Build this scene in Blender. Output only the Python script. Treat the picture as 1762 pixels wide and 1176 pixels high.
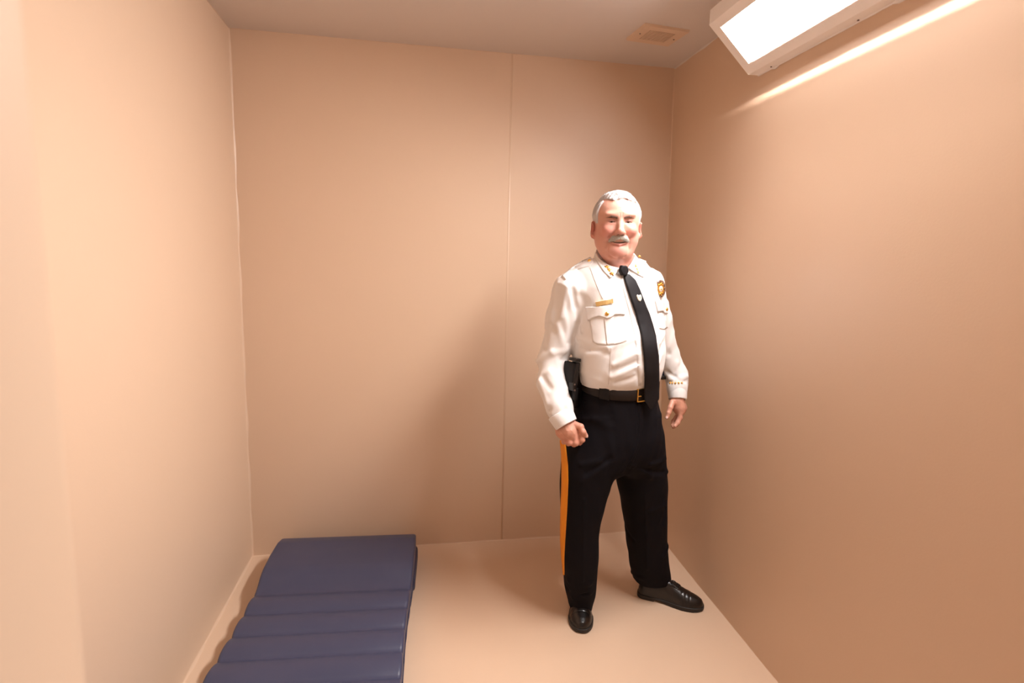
import bpy, bmesh, math, random
import numpy as np
from mathutils import Matrix, Vector

random.seed(4)
rng = np.random.default_rng(7)
for o in list(bpy.data.objects):
    bpy.data.objects.remove(o)
SC = bpy.context.scene
C = SC.collection
PI = math.pi

# ------------------------------------------------------------------ camera
CAMZ = 1.514
FOC = 951.8
YAW, PIT, ROL = .1771, -.1402, .0237

def cam_basis():
    cy, sy, cp, sp, cr, sr = (math.cos(YAW), math.sin(YAW), math.cos(PIT), math.sin(PIT), math.cos(ROL), math.sin(ROL))
    f = np.array([sy*cp, cy*cp, sp]); r = np.array([cy, -sy, 0.]); u = np.cross(r, f)
    return cr*r + sr*u, -sr*r + cr*u, f
CR, CU, CF = cam_basis()
CP = np.array([0., 0., CAMZ])
cam_d = bpy.data.cameras.new('camera')
cam = bpy.data.objects.new('camera', cam_d)
C.objects.link(cam)
cam.matrix_world = Matrix(((CR[0], CU[0], -CF[0], 0), (CR[1], CU[1], -CF[1], 0), (CR[2], CU[2], -CF[2], CAMZ), (0, 0, 0, 1)))
cam_d.sensor_width = 36.0
cam_d.lens = FOC/1762*36
cam_d.clip_start = .02
cam_d.dof.use_dof = True
cam_d.dof.focus_distance = 2.15
cam_d.dof.aperture_fstop = 2.4
SC.camera = cam

# ------------------------------------------------------------------ world and exposure
SC.view_settings.view_transform = 'Standard'
SC.view_settings.look = 'None'
SC.view_settings.gamma = 1.0
SC.view_settings.use_curve_mapping = False
SC.view_settings.exposure = 0.0
wd = bpy.data.worlds.new('world')
SC.world = wd
wd.use_nodes = True
wd.node_tree.nodes['Background'].inputs[0].default_value = (.9, .8, .72, 1)
wd.node_tree.nodes['Background'].inputs[1].default_value = .05

LENS_E = 20.0        # diffuser of the cell's wall light
TUBE_E = 700.0       # its thin light strips
HALL_E = 4.0
LAMP_W = 33.0        # light thrown through the prismatic lens        # light panel in the corridor behind the camera

# ------------------------------------------------------------------ helpers
def ray(px, py):
    return CF + (px-881)/FOC*CR - (py-588)/FOC*CU

def W(px, py, Y):
    d = ray(px, py)
    p = d*Y/d[1]
    p[2] += CAMZ
    return p

def mat(name, col, rough=.6, metal=0., bump=None, spec=.5, vary=None, sheen=0., coat=0.):
    m = bpy.data.materials.new(name)
    m.use_nodes = True
    nt = m.node_tree
    b = nt.nodes['Principled BSDF']
    b.inputs['Base Color'].default_value = (*col, 1)
    b.inputs['Roughness'].default_value = rough
    b.inputs['Metallic'].default_value = metal
    b.inputs['Specular IOR Level'].default_value = spec
    if sheen:
        b.inputs['Sheen Weight'].default_value = sheen
    if coat:
        b.inputs['Coat Weight'].default_value = coat
    tc = nt.nodes.new('ShaderNodeTexCoord')
    if bump:
        h = None
        for sc_, st in bump:
            n = nt.nodes.new('ShaderNodeTexNoise')
            n.inputs['Scale'].default_value = sc_
            n.inputs['Detail'].default_value = 4
            nt.links.new(tc.outputs['Object'], n.inputs['Vector'])
            bp = nt.nodes.new('ShaderNodeBump')
            bp.inputs['Strength'].default_value = st
            bp.inputs['Distance'].default_value = .002
            nt.links.new(n.outputs['Fac'], bp.inputs['Height'])
            if h is not None:
                nt.links.new(h.outputs[0], bp.inputs['Normal'])
            h = bp
        nt.links.new(h.outputs[0], b.inputs['Normal'])
    if vary:
        col2, sc_ = vary
        n = nt.nodes.new('ShaderNodeTexNoise')
        n.inputs['Scale'].default_value = sc_
        n.inputs['Detail'].default_value = 3
        nt.links.new(tc.outputs['Object'], n.inputs['Vector'])
        mx = nt.nodes.new('ShaderNodeMix')
        mx.data_type = 'RGBA'
        nt.links.new(n.outputs['Fac'], mx.inputs[0])
        mx.inputs[6].default_value = (*col, 1)
        mx.inputs[7].default_value = (*col2, 1)
        nt.links.new(mx.outputs[2], b.inputs['Base Color'])
    return m

def emit(name, col, s):
    m = bpy.data.materials.new(name)
    m.use_nodes = True
    nt = m.node_tree
    nt.nodes.clear()
    o = nt.nodes.new('ShaderNodeOutputMaterial')
    e = nt.nodes.new('ShaderNodeEmission')
    e.inputs[0].default_value = (*col, 1)
    e.inputs[1].default_value = s
    nt.links.new(e.outputs[0], o.inputs[0])
    return m

WALL = (.675, .49, .35)
M = dict(
    wall=mat('tan wall paint', WALL, .42, bump=[(3, .10), (9, .12), (160, .10)], vary=((.69, .505, .365), 3.)),
    floor=mat('tan floor coating', (.675, .49, .35), .38, bump=[(6, .10), (140, .12)], vary=((.695, .51, .37), 5.)),
    ceil=mat('off white ceiling paint', (.70, .635, .595), .6, bump=[(5, .15), (120, .15)]),
    trim=mat('tan caulk bead', (.685, .50, .36), .35, bump=[(30, .4)]),
    fixture=mat('white enamelled steel', (.90, .86, .83), .35, bump=[(40, .05)]),
    reflector=mat('white reflector', (.92, .91, .9), .3),
    vent=mat('cream painted grille', (.74, .56, .42), .4),
    dark=mat('painted hole shade', (.03, .015, .01), .9),
    screw=mat('dull screw', (.18, .13, .11), .4, .6),
    hall=mat('corridor paint', (.72, .66, .60), .6),
    vinyl=mat('navy blue vinyl', (.042, .050, .102), .42, bump=[(500, .12), (14, .25)], vary=((.054, .060, .112), 9.)),
    vinyl_dark=mat('navy vinyl underside', (.030, .036, .080), .5, bump=[(500, .1)]),
    shirt=mat('white poplin', (.86, .84, .83), .75, bump=[(900, .12), (38, .28)], spec=.25, sheen=.1),
    cuff=mat('pressed white poplin', (.86, .84, .83), .7, bump=[(900, .1)], spec=.25),
    crease_line=mat('painted crease shade', (.70, .64, .60), .8),  # darker shirt tone, painted shade of the pressed creases
    trouser=mat('black navy wool', (.0046, .0036, .0056), .8, bump=[(1100, .2), (30, .3)], spec=.15),
    stripe=mat('gold trouser braid', (.86, .30, .008), .6, bump=[(900, .2)]),
    tie=mat('black ribbed tie silk', (.0065, .0052, .0068), .65, bump=[(1300, .2)], spec=.3),
    gold=mat('polished brass', (1., .62, .16), .3, 1.),
    goldflat=mat('gold thread', (.90, .46, .03), .5, 0.),
    plate=mat('brushed brass plate', (.78, .54, .22), .4, .6, bump=[(300, .05)]),
    ivory=mat('ivory enamel', (.85, .78, .62), .35),
    enamel=mat('dark brown enamel', (.11, .055, .04), .3),
    silver=mat('silvered badge rim', (.62, .55, .52), .3, .9),
    leather=mat('black shoe leather', (.0065, .0045, .004), .30, bump=[(220, .2), (50, .3)], coat=.12),
    sole=mat('dark rubber sole', (.012, .008, .006), .55),
    belt=mat('dark brown belt leather', (.014, .008, .0055), .6, bump=[(300, .3)], spec=.3),
    keeper=mat('black belt keeper', (.005, .004, .0045), .6, spec=.3),
    gun=mat('black steel and polymer', (.006, .0045, .0045), .38, bump=[(400, .2)]),
    pouch=mat('navy pouch cloth', (.018, .018, .035), .7, bump=[(500, .3)]),
    hair=mat('silver hair', (.66, .63, .62), .6, vary=((.50, .46, .455), 60.)),
    stache=mat('grey moustache hair', (.74, .69, .62), .6, vary=((.52, .46, .40), 120.)),
    brow=mat('grey brown brow hair', (.15, .075, .052), .6, vary=((.28, .17, .13), 160.)),
    eye=mat('eye white', (.42, .32, .29), .25),
    iris=mat('dark iris', (.025, .015, .012), .12),
    teeth=mat('tooth enamel', (.72, .62, .50), .25),
    nail=mat('finger nail', (.80, .52, .44), .3),
)
# skin: base colour comes from a colour attribute that includes painted crease shade
sk = mat('skin', (.7, .4, .3), .42, bump=[(260, .10), (70, .14)], spec=.5)
_b = sk.node_tree.nodes['Principled BSDF']
_a = sk.node_tree.nodes.new('ShaderNodeAttribute')
_a.attribute_name = 'skin_col'
sk.node_tree.links.new(_a.outputs['Color'], _b.inputs['Base Color'])
_b.inputs['Subsurface Weight'].default_value = .12
_b.inputs['Subsurface Radius'].default_value = (.008, .003, .002)
_b.inputs['Subsurface Scale'].default_value = .6
M['skin'] = sk
M['tube'] = emit('light strip', (1., .93, .86), TUBE_E)
M['hall_light'] = emit('corridor light panel', (1., .92, .85), HALL_E)
# lamp lens: lit diffuser
ml = bpy.data.materials.new('lit prismatic lens')
ml.use_nodes = True
nt = ml.node_tree
nt.nodes.clear()
_o = nt.nodes.new('ShaderNodeOutputMaterial'); _e = nt.nodes.new('ShaderNodeEmission')
_e.inputs[0].default_value = (1., .95, .93, 1); _e.inputs[1].default_value = LENS_E
nt.links.new(_e.outputs[0], _o.inputs[0])
M['lens'] = ml

def link(name, me, m, parent=None, smooth=True):
    o = bpy.data.objects.new(name, me)
    C.objects.link(o)
    if m is not None:
        me.materials.append(m)
    if smooth:
        me.polygons.foreach_set('use_smooth', [True]*len(me.polygons))
    if parent is not None:
        o.parent = parent
    return o

def mesh_vf(v, f, name='mesh'):
    me = bpy.data.meshes.new(name)
    me.from_pydata([tuple(map(float, p)) for p in v], [], [tuple(int(i) for i in q) for q in f])
    me.update()
    return me

def mesh_np(v, quads, name='mesh'):
    me = bpy.data.meshes.new(name)
    me.vertices.add(len(v)); me.vertices.foreach_set('co', np.asarray(v, np.float32).ravel())
    me.loops.add(len(quads)*4); me.loops.foreach_set('vertex_index', np.asarray(quads, np.int32).ravel())
    me.polygons.add(len(quads))
    me.polygons.foreach_set('loop_start', np.arange(len(quads), dtype=np.int32)*4)
    me.update(calc_edges=True)
    me.validate()
    return me

def struct(name, v, f, m, smooth=False):
    o = link(name, mesh_vf(v, f, name), m, None, smooth)
    o['kind'] = 'structure'
    return o

def tag(o, label, cat, group=None):
    o['label'] = label; o['category'] = cat
    if group:
        o['group'] = group
    return o

def empty(name, loc, label, cat):
    o = bpy.data.objects.new(name, None)
    C.objects.link(o)
    o.location = loc
    o.empty_display_size = .1
    tag(o, label, cat)
    return o

def reparent(o, parent):           # parent while keeping world coordinates of a mesh built in world space
    o.parent = parent
    o.matrix_parent_inverse = parent.matrix_world.inverted() if parent.type == 'MESH' else Matrix.Translation(parent.location).inverted()

def box_mesh(sx, sy, sz, bev=.0, seg=2, name='box'):
    bm = bmesh.new()
    bmesh.ops.create_cube(bm, size=1)
    bmesh.ops.scale(bm, vec=(sx, sy, sz), verts=bm.verts)
    if bev:
        bmesh.ops.bevel(bm, geom=bm.edges[:], offset=bev, segments=seg, affect='EDGES', profile=.6)
    me = bpy.data.meshes.new(name)
    bm.to_mesh(me); bm.free()
    return me

def basis_matrix(loc, ex, ey, ez):
    return Matrix(((ex[0], ey[0], ez[0], loc[0]), (ex[1], ey[1], ez[1], loc[1]), (ex[2], ey[2], ez[2], loc[2]), (0, 0, 0, 1)))

def nrm(v):
    v = np.asarray(v, float)
    return v/np.linalg.norm(v)

# ------------------------------------------------------------------ the cell
XL, YB = -.815, 2.83
ZC = 2.528
YN = .52               # inner face of the front wall
CORR = -1.3            # corridor back

def wall_x(y, z):      # the right wall is slightly out of true
    t = z/ZC
    top = np.interp(y, [0, 2.5, 2.83], [1.322, 1.326, 1.3235])
    bot = np.interp(y, [0, 1.65, 1.97, 2.31, 2.6, 2.83], [1.320, 1.325, 1.338, 1.348, 1.362, 1.379])
    return float(bot + (top-bot)*min(max(t, 0), 1))

def grid_struct(name, fn, us, vs, m, flip=False):
    v = [fn(u, w) for w in vs for u in us]
    n = len(us)
    f = []
    for j in range(len(vs)-1):
        for i in range(n-1):
            q = (j*n+i, j*n+i+1, (j+1)*n+i+1, (j+1)*n+i)
            f.append(q[::-1] if flip else q)
    return struct(name, v, f, m, True)

lin = np.linspace
grid_struct('wall_left', lambda y, z: (XL, y, z), lin(YN, YB, 3), lin(0, ZC, 3), M['wall'])
grid_struct('wall_back', lambda x, z: (x if x < 1 else wall_x(YB, z), YB, z), [XL, 0, 1.4], lin(0, ZC, 9), M['wall'])
grid_struct('wall_right', lambda y, z: (wall_x(y, z), y, z), lin(YN, YB, 40), lin(0, ZC, 9), M['wall'], True)
grid_struct('floor', lambda x, y: (x, y, 0), [XL, 0, 1.4], [YN-.14, 1.6, YB], M['floor'])
grid_struct('ceiling', lambda x, y: (x, y, ZC), [XL, 0, 1.4], [YN, 1.6, YB], M['ceil'], True)

# front wall with the doorway the picture is taken through (jamb shows blurred on the left)
XJ = XL*0 - YN*.566
def slab(x0, x1, y0, y1, z0, z1, r=0.0):
    me = box_mesh(x1-x0, y1-y0, z1-z0, r, 3)
    me.transform(Matrix.Translation(((x0+x1)/2, (y0+y1)/2, (z0+z1)/2)))
    return me
def slab_struct(name, *a, m='wall', r=0.):
    o = link(name, slab(*a, r=r), M[m], None, r > 0)
    o['kind'] = 'structure'
    return o
TH = .14
slab_struct('wall_front', XL-.1, XJ, YN-TH, YN, 0, ZC, r=.012)
slab_struct('wall_front', .82, 1.45, YN-TH, YN, 0, ZC, r=.012)
slab_struct('wall_front', XJ, .82, YN-TH, YN, 2.15, ZC)
# corridor outside the doorway
slab_struct('floor', -1.6, 2.4, CORR, YN-TH, -.05, 0, m='floor')
slab_struct('ceiling', -1.6, 2.4, CORR, YN-TH, 2.5, 2.55, m='hall')
slab_struct('wall_corridor_back', -1.6, 2.4, CORR-.05, CORR, 0, 2.5, m='hall')
slab_struct('wall_corridor_left', -1.65, -1.6, CORR, YN-TH, 0, 2.5, m='hall')
slab_struct('wall_corridor_right', 2.4, 2.45, CORR, YN-TH, 0, 2.5, m='hall')
slab_struct('wall_corridor_front', -1.6, XL-.1, YN-TH, YN-TH+.05, 0, 2.5, m='hall')
slab_struct('wall_corridor_front', 1.45, 2.4, YN-TH, YN-TH+.05, 0, 2.5, m='hall')

# corner coves (sealant beads) along the corners
def cove(name, pts, d1, d2, r=.012, m='trim'):
    # concave quarter fillet: pts = corner line, d1/d2 = directions from the corner along the two surfaces
    d1 = np.array(d1, float); d2 = np.array(d2, float)
    v, f = [], []
    k = 6
    for i, p in enumerate(pts):
        rr = r*(1+.25*math.sin(i*1.7)+.15*math.sin(i*4.1))
        for a in range(k+1):
            t = a/k*PI/2
            q = np.array(p)+rr*(1-math.sin(t))*d1+rr*(1-math.cos(t))*d2
            v.append(q)
    for i in range(len(pts)-1):
        for a in range(k):
            f.append((i*(k+1)+a, i*(k+1)+a+1, (i+1)*(k+1)+a+1, (i+1)*(k+1)+a))
    return struct(name, v, f, M[m], True)
cove('trim_1', [(XL-.001, YB+.001, z) for z in lin(0, ZC, 30)], (1, 0, 0), (0, -1, 0), .013)
cove('trim_2', [(wall_x(YB, z)+.001, YB+.001, z) for z in lin(0, ZC, 30)], (-1, 0, 0), (0, -1, 0), .009)
cove('trim_3', [(XL-.001, y, -.0005) for y in lin(YN, YB, 30)], (1, 0, 0), (0, 0, 1), .012)
cove('trim_4', [(x, YB+.001, -.0005) for x in lin(XL, wall_x(YB, 0), 30)], (0, -1, 0), (0, 0, 1), .008)
cove('trim_5', [(wall_x(y, 0)+.001, y, -.0005) for y in lin(YN, YB, 40)], (-1, 0, 0), (0, 0, 1), .005)
cove('trim_6', [(x, YB+.001, ZC+.001) for x in lin(XL, wall_x(YB, ZC), 30)], (0, -1, 0), (0, 0, -1), .006)
cove('trim_7', [(wall_x(y, ZC)+.001, y, ZC+.001) for y in lin(YN, YB, 40)], (-1, 0, 0), (0, 0, -1), .009, 'ceil')
cove('trim_8', [(XL-.001, y, ZC+.001) for y in lin(YN, YB, 30)], (1, 0, 0), (0, 0, -1), .006)
# board joint on the back wall, a barely raised strip
sx = W(877, 300, YB)[0]
me = box_mesh(.010, .0005, ZC, .0002, 1)
me.transform(Matrix.Translation((sx, YB, ZC/2)))
o = link('trim_9', me, M['wall'], None, True); o['kind'] = 'structure'

# ------------------------------------------------------------------ ceiling light panel of the corridor (behind the camera)
hl = empty('ceiling_light', (.35, -.55, 2.49), 'flat rectangular ceiling light panel in the corridor outside the doorway', 'ceiling light')
me = box_mesh(1.24, .34, .03, .004); me.transform(Matrix.Translation((0, 0, -.005)))
link('frame', me, M['fixture'], hl)
me = box_mesh(1.18, .28, .01, 0); me.transform(Matrix.Translation((0, 0, -.022)))
link('diffuser', me, M['hall_light'], hl, False)

# ------------------------------------------------------------------ wall light of the cell
LY1, LY0 = 2.082, .86
XW = 1.3235
zb = .747+CAMZ
sec = [(XW, zb), (1.279, zb), (1.101, .912+CAMZ), (1.101, .966+CAMZ), (XW, .972+CAMZ)]
lamp = empty('wall_light', (XW, (LY0+LY1)/2, zb+.1), 'long white security light fitting glowing high on the right wall', 'wall light')
LI = np.array([-XW, -(LY0+LY1)/2, -(zb+.1)])
# slanted front face with an opening
A = np.array(sec[1]); B = np.array(sec[2])
n2 = nrm([-(B-A)[1], (B-A)[0]])          # in (x,z), pointing out or in
n2 = n2 if n2[0] < 0 else -n2
# lens opening from the photo: intersect rays with the slanted plane
def on_slant(px, py):
    d = ray(px, py)
    nn = np.array([n2[0], 0, n2[1]]); p0 = np.array([A[0], 0, A[1]])
    return CP + d*((p0-CP)@nn)/(d@nn)
c1 = on_slant(1241, 47); c2 = on_slant(1288, 109)
dAB = (B-A)/np.linalg.norm(B-A); LAB = np.linalg.norm(B-A)
s_hi = (np.array([c1[0], c1[2]])-A)@dAB; s_lo = (np.array([c2[0], c2[2]])-A)@dAB
y_l1 = (c1[1]+c2[1])/2; y_l0 = LY0+.06
v, f = [], []
def addq(*pts):
    i = len(v)
    v.extend(pts); f.append(tuple(range(i, i+len(pts))))
def P2(s, y, dep=0.):
    q = A+dAB*s - n2*dep
    return np.array([q[0], y, q[1]])
ss = [0, s_lo, s_hi, LAB]; yy = [LY0, y_l0, y_l1, LY1]
for i in range(3):
    for j in range(3):
        if i == 1 and j == 1:
            continue
        addq(P2(ss[i], yy[j]), P2(ss[i+1], yy[j]), P2(ss[i+1], yy[j+1]), P2(ss[i], yy[j+1]))
# rim going inwards around the opening
dp = .004
for (sa, ya), (sb, yb_) in [((s_lo, y_l0), (s_hi, y_l0)), ((s_hi, y_l0), (s_hi, y_l1)), ((s_hi, y_l1), (s_lo, y_l1)), ((s_lo, y_l1), (s_lo, y_l0))]:
    addq(P2(sa, ya), P2(sb, yb_), P2(sb, yb_, dp), P2(sa, ya, dp))
# other sides
def sidequad(a, b):
    addq(np.array([a[0], LY0, a[1]]), np.array([b[0], LY0, b[1]]), np.array([b[0], LY1, b[1]]), np.array([a[0], LY1, a[1]]))
sidequad(sec[0], sec[1]); sidequad(sec[2], sec[3]); sidequad(sec[3], sec[4])
for y in (LY0, LY1):
    addq(*[np.array([a, y, b]) for a, b in sec])
bm = bmesh.new()
vs_ = [bm.verts.new(tuple(np.array(p)+LI)) for p in v]
for q in f:
    bm.faces.new([vs_[i] for i in q])
bmesh.ops.remove_doubles(bm, verts=bm.verts, dist=1e-4)
bmesh.ops.recalc_face_normals(bm, faces=bm.faces)
be = [e for e in bm.edges if len(e.link_faces) == 2 and e.calc_face_angle(0) > .3]
bmesh.ops.bevel(bm, geom=be, offset=.0025, segments=2, affect='EDGES')
me = bpy.data.meshes.new('housing'); bm.to_mesh(me); bm.free()
link('housing', me, M['fixture'], lamp, False)
# lens pane
GAP = .020            # the lens does not quite reach the lower lip: a blade of light escapes onto the wall
lv = [P2(s_lo+GAP, y_l0, dp*.7)+LI, P2(s_hi, y_l0, dp*.7)+LI, P2(s_hi, y_l1-.004, dp*.7)+LI, P2(s_lo+GAP, y_l1-.004, dp*.7)+LI]
link('lens', mesh_vf(lv, [(0, 3, 2, 1)]), M['lens'], lamp, False)
# the lens is prismatic and throws its light forward, away from the wall it hangs on
ad = bpy.data.lights.new('lens_light', 'AREA')
ad.shape = 'RECTANGLE'; ad.size = s_hi-s_lo-GAP-.004; ad.size_y = y_l1-y_l0-.008
ad.energy = LAMP_W; ad.color = (1., .95, .93); ad.spread = math.radians(130)
ao = bpy.data.objects.new('lens_light', ad); C.objects.link(ao); ao.parent = lamp
ac = P2((s_lo+GAP+s_hi)/2, (y_l0+y_l1)/2, -.001)+LI
az = np.array([-n2[0], 0, -n2[1]]); ax_ = np.array([dAB[0], 0, dAB[1]])
ao.matrix_local = basis_matrix(ac, ax_, np.cross(az, ax_), az)
# inner reflector tray
tr = []
for s_, d_ in ((0.005, .004), (.03, .066), (LAB-.03, .075), (LAB-.004, .006)):
    tr.append((s_, d_))
v, f = [], []
for i in range(3):
    for y in (LY0+.01, LY1-.01):
        pass
    addq(P2(tr[i][0], LY0+.01, tr[i][1])+LI, P2(tr[i+1][0], LY0+.01, tr[i+1][1])+LI, P2(tr[i+1][0], LY1-.01, tr[i+1][1])+LI, P2(tr[i][0], LY1-.01, tr[i][1])+LI)
link('reflector', mesh_vf(v, f), M['reflector'], lamp, False)
# tubes
def tube_mesh(pts, r, n=10, cap=True):
    pts = [np.array(p, float) for p in pts]
    rs = r if hasattr(r, '__len__') else [r]*len(pts)
    v, f = [], []
    up = None
    for i, p in enumerate(pts):
        t = nrm(pts[min(i+1, len(pts)-1)]-pts[max(i-1, 0)])
        if up is None:
            up = np.array([0, 0, 1.]) if abs(t[2]) < .9 else np.array([1., 0, 0])
        a = nrm(np.cross(t, up)); b = np.cross(a, t); up = b
        for k in range(n):
            an = 2*PI*k/n
            v.append(p+rs[i]*(math.cos(an)*a+math.sin(an)*b))
    for i in range(len(pts)-1):
        for k in range(n):
            f.append((i*n+k, i*n+(k+1) % n, (i+1)*n+(k+1) % n, (i+1)*n+k))
    if cap:
        f.append(tuple(range(n))[::-1]); f.append(tuple(range((len(pts)-1)*n, len(pts)*n)))
    return v, f
for s_, d_ in ((.1133, .0166), (.160, .0290)):
    v_, f_ = tube_mesh([P2(s_, y_l0+.0, d_)+LI, P2(s_, y_l1+.0, d_)+LI], .003, 8)
    link('light_strip', mesh_vf(v_, f_), M['tube'], lamp)
# screws in the lower face
for px, py in ((1327, 114.5), (1479.5, 34.5)):
    d = ray(px, py); t = (zb-CAMZ)/d[2]; p = CP+d*t
    me = bpy.data.meshes.new('screw')
    bm = bmesh.new(); bmesh.ops.create_cone(bm, cap_ends=True, segments=12, radius1=.0035, radius2=.0028, depth=.003)
    bm.to_mesh(me); bm.free()
    me.transform(Matrix.Translation(tuple(np.array([min(p[0], XW-.012), p[1], zb-.001])+LI)))
    link('screw', me, M['screw'], lamp, False)
# sealant bead between fitting and wall, with a few blobs
pts, rs = [], []
for i, y in enumerate(lin(LY0, LY1, 60)):
    pts.append(np.array([XW-.001, y, zb+.0005])+LI)
    rs.append(.003+.0012*random.random()+(.006 if i in (27, 28, 54) else 0))
v_, f_ = tube_mesh(pts, rs, 8)
link('sealant', mesh_vf(v_, f_), M['fixture'], lamp)
# dark block standing in for the shaded gap up to the ceiling
me = slab(XW-.16, XW-.002, LY0+.02, LY1-.02, .968+CAMZ, ZC)
me.transform(Matrix.Translation(tuple(LI)))
link('gap_filler', me, M['screw'], lamp, False)

# ------------------------------------------------------------------ ceiling vent
def hit_z(px, py, z):
    d = ray(px, py)
    return CP + d*(z-CAMZ)/d[2]
vc = [hit_z(*p, ZC) for p in ((1107, 39), (1184, 51), (1152, 77), (1081, 66))]
vcen = sum(vc)/4
ex = nrm((vc[1]-vc[0])+(vc[2]-vc[3])); wx = np.linalg.norm(vc[1]-vc[0]); wy = np.linalg.norm(vc[2]-vc[1])
vent = empty('ceiling_vent', (vcen[0], vcen[1], ZC), 'small square perforated air vent screwed to the ceiling near the back corner', 'vent')
vent.rotation_euler.z = math.atan2(ex[1], ex[0])
N = 13
hs = wx*.62/(2*N+1)
bm = bmesh.new()
xs = [-wx/2+.002]+[(-(2*N+1)/2+i+(-.14 if i % 2 else .14))*hs for i in range(2*N+2)]+[wx/2-.002]
hy = wy*.60/(2*N+1)
ys = [-wy/2+.002]+[(-(2*N+1)/2+i+(-.14 if i % 2 else .14))*hy for i in range(2*N+2)]+[wy/2-.002]
g = [[bm.verts.new((x, y, -.010)) for x in xs] for y in ys]
n_ = len(xs)
holes = set()
for j in range(n_-1):
    for i in range(n_-1):
        ii, jj = i-1, j-1
        if 0 <= ii < 2*N+1 and 0 <= jj < 2*N+1 and ii % 2 == 1 and jj % 2 == 1:
            continue
        bm.faces.new((g[j][i], g[j+1][i], g[j+1][i+1], g[j][i+1]))
ge = [e for e in bm.edges if e.is_boundary]
r_ = bmesh.ops.extrude_edge_only(bm, edges=ge)
nv = [q for q in r_['geom'] if isinstance(q, bmesh.types.BMVert)]
for q in nv:
    q.co.z += .003 if abs(q.co.x) < wx/2-.01 and abs(q.co.y) < wy/2-.01 else .010
    if abs(q.co.x) > wx/2-.01 or abs(q.co.y) > wy/2-.01:
        q.co.x *= 1.02; q.co.y *= 1.02
me = bpy.data.meshes.new('perforated_plate'); bm.to_mesh(me); bm.free()
link('perforated_plate', me, M['vent'], vent, False)
me = box_mesh(wx*.72, wy*.72, .0012); me.transform(Matrix.Translation((0, 0, -.003)))  # dark sheet that paints the shade behind the holes
link('dark_backing', me, M['dark'], vent, False)
for q in ((wx*.40, wy*.02), (-wx*.40, -wy*.02)):
    bm = bmesh.new(); bmesh.ops.create_cone(bm, cap_ends=True, segments=12, radius1=.0032, radius2=.0032, depth=.003)
    me = bpy.data.meshes.new('screw'); bm.to_mesh(me); bm.free()
    me.transform(Matrix.Translation((*q, -.0108)))
    link('screw', me, M['screw'], vent, False)

# ------------------------------------------------------------------ mattress with a moulded pillow end
ang = math.radians(-3.2)
mat_l = 1.86
m_back = np.array([-.318, 2.735])       # middle of its back edge
mt = empty('cell_mattress', (m_back[0], m_back[1], 0), 'navy blue ribbed vinyl mattress with raised pillow end on the floor', 'mattress')
mt.rotation_euler.z = ang
def prof(t):       # height of the top at distance t from the back edge
    pil = np.interp(t, [0, .03, .09, .20, .30, .345, .375, .405, .43, .445], [.120, .142, .154, .152, .144, .132, .116, .104, .0985, .096])
    if t < .445:
        return pil
    u = ((t-.445) % .130)/.130
    return .096+.0185*(math.sin(PI*u)**.62)
ts = sorted(set([round(x, 4) for x in list(lin(0, .445, 26))+[.445+.130*k+.130*s for k in range(11) for s in lin(0, 1, 13)] if x <= mat_l]))
hw = .328
def section(w, h, r, z0=.0, n=4):
    pts = []
    def arc(cx, cz, a0, a1, rr):
        for k in range(n+1):
            a = a0+(a1-a0)*k/n
            pts.append((cx+rr*math.cos(a), cz+rr*math.sin(a)))
    rb = .012
    arc(w-rb, z0+rb, -PI/2, 0, rb)
    arc(w-r, z0+h-r, 0, PI/2, r)
    pts.append((w*.5, z0+h+.000)); pts.append((0, z0+h)); pts.append((-w*.5, z0+h))
    arc(-w+r, z0+h-r, PI/2, PI, r)
    arc(-w+rb, z0+rb, PI, 3*PI/2, rb)
    return pts
v, f = [], []
rows = []
for t in ts:
    h = prof(t)
    w = hw + (.004*math.sin(t*7)) - (.012*(1-min(t/.03, 1))**2)
    if t >= .445:
        u = ((t-.445) % .130)/.130
        w += .003*math.sin(PI*u)**.6-.003
    hh = h - (.02*(1-min(t/.03, 1))**2)
    rows.append([(x, -t, z) for x, z in section(w, hh, .013)])
k = len(rows[0])
for r in rows:
    v += r
for i in range(len(rows)-1):
    for j in range(k):
        f.append((i*k+j, (i+1)*k+j, (i+1)*k+(j+1) % k, i*k+(j+1) % k))
f.append(tuple(range(k)))
f.append(tuple(range((len(rows)-1)*k, len(rows)*k))[::-1])
cv = link('cover', mesh_vf(v, f), M['vinyl'], mt)
# welded border seam along both long sides and the wider foot block under the pillow
for sgn in (1, -1):
    pts = [(sgn*(hw+.001+.004*math.sin(t*7)), -t, max(.03, prof(t)*.50)) for t in ts[1:]]
    v_, f_ = tube_mesh(pts, .0022, 6)
    link('piping', mesh_vf(v_, f_), M['vinyl_dark'], mt)
me = box_mesh(2*hw+.014, .30, .075, .02, 3)
me.transform(Matrix.Translation((.004, -.170, .038)))
link('pillow_base', me, M['vinyl_dark'], mt)
#@@PERSON@@
# ================================================================== PERSON
# signed distance modelling: limbs, torso, head and clothing are smooth unions, meshed by surface nets
def sdf_ell(p, c, r, R=None):
    q = p-np.asarray(c, np.float32)
    if R is not None:
        q = q@np.asarray(R, np.float32)
    r = np.asarray(r, np.float32)
    k0 = np.sqrt(((q/r)**2).sum(1)); k1 = np.sqrt(((q/(r*r))**2).sum(1))+1e-9
    return k0*(k0-1)/k1

def sdf_cap(p, a, b, ra, rb=None):
    rb = ra if rb is None else rb
    a = np.asarray(a, np.float32); b = np.asarray(b, np.float32)
    ba = b-a
    t = np.clip(((p-a)@ba)/(ba@ba), 0, 1)
    q = p-a-t[:, None]*ba
    return np.sqrt((q*q).sum(1))-(ra+(rb-ra)*t)

def segdist(p, a, b):
    return sdf_cap(p, a, b, 0.)

def smin(a, b, k):
    h = np.clip(.5+.5*(b-a)/k, 0, 1)
    return b+(a-b)*h-k*h*(1-h)

def smax(a, b, k):
    return -smin(-a, -b, k)

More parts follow.
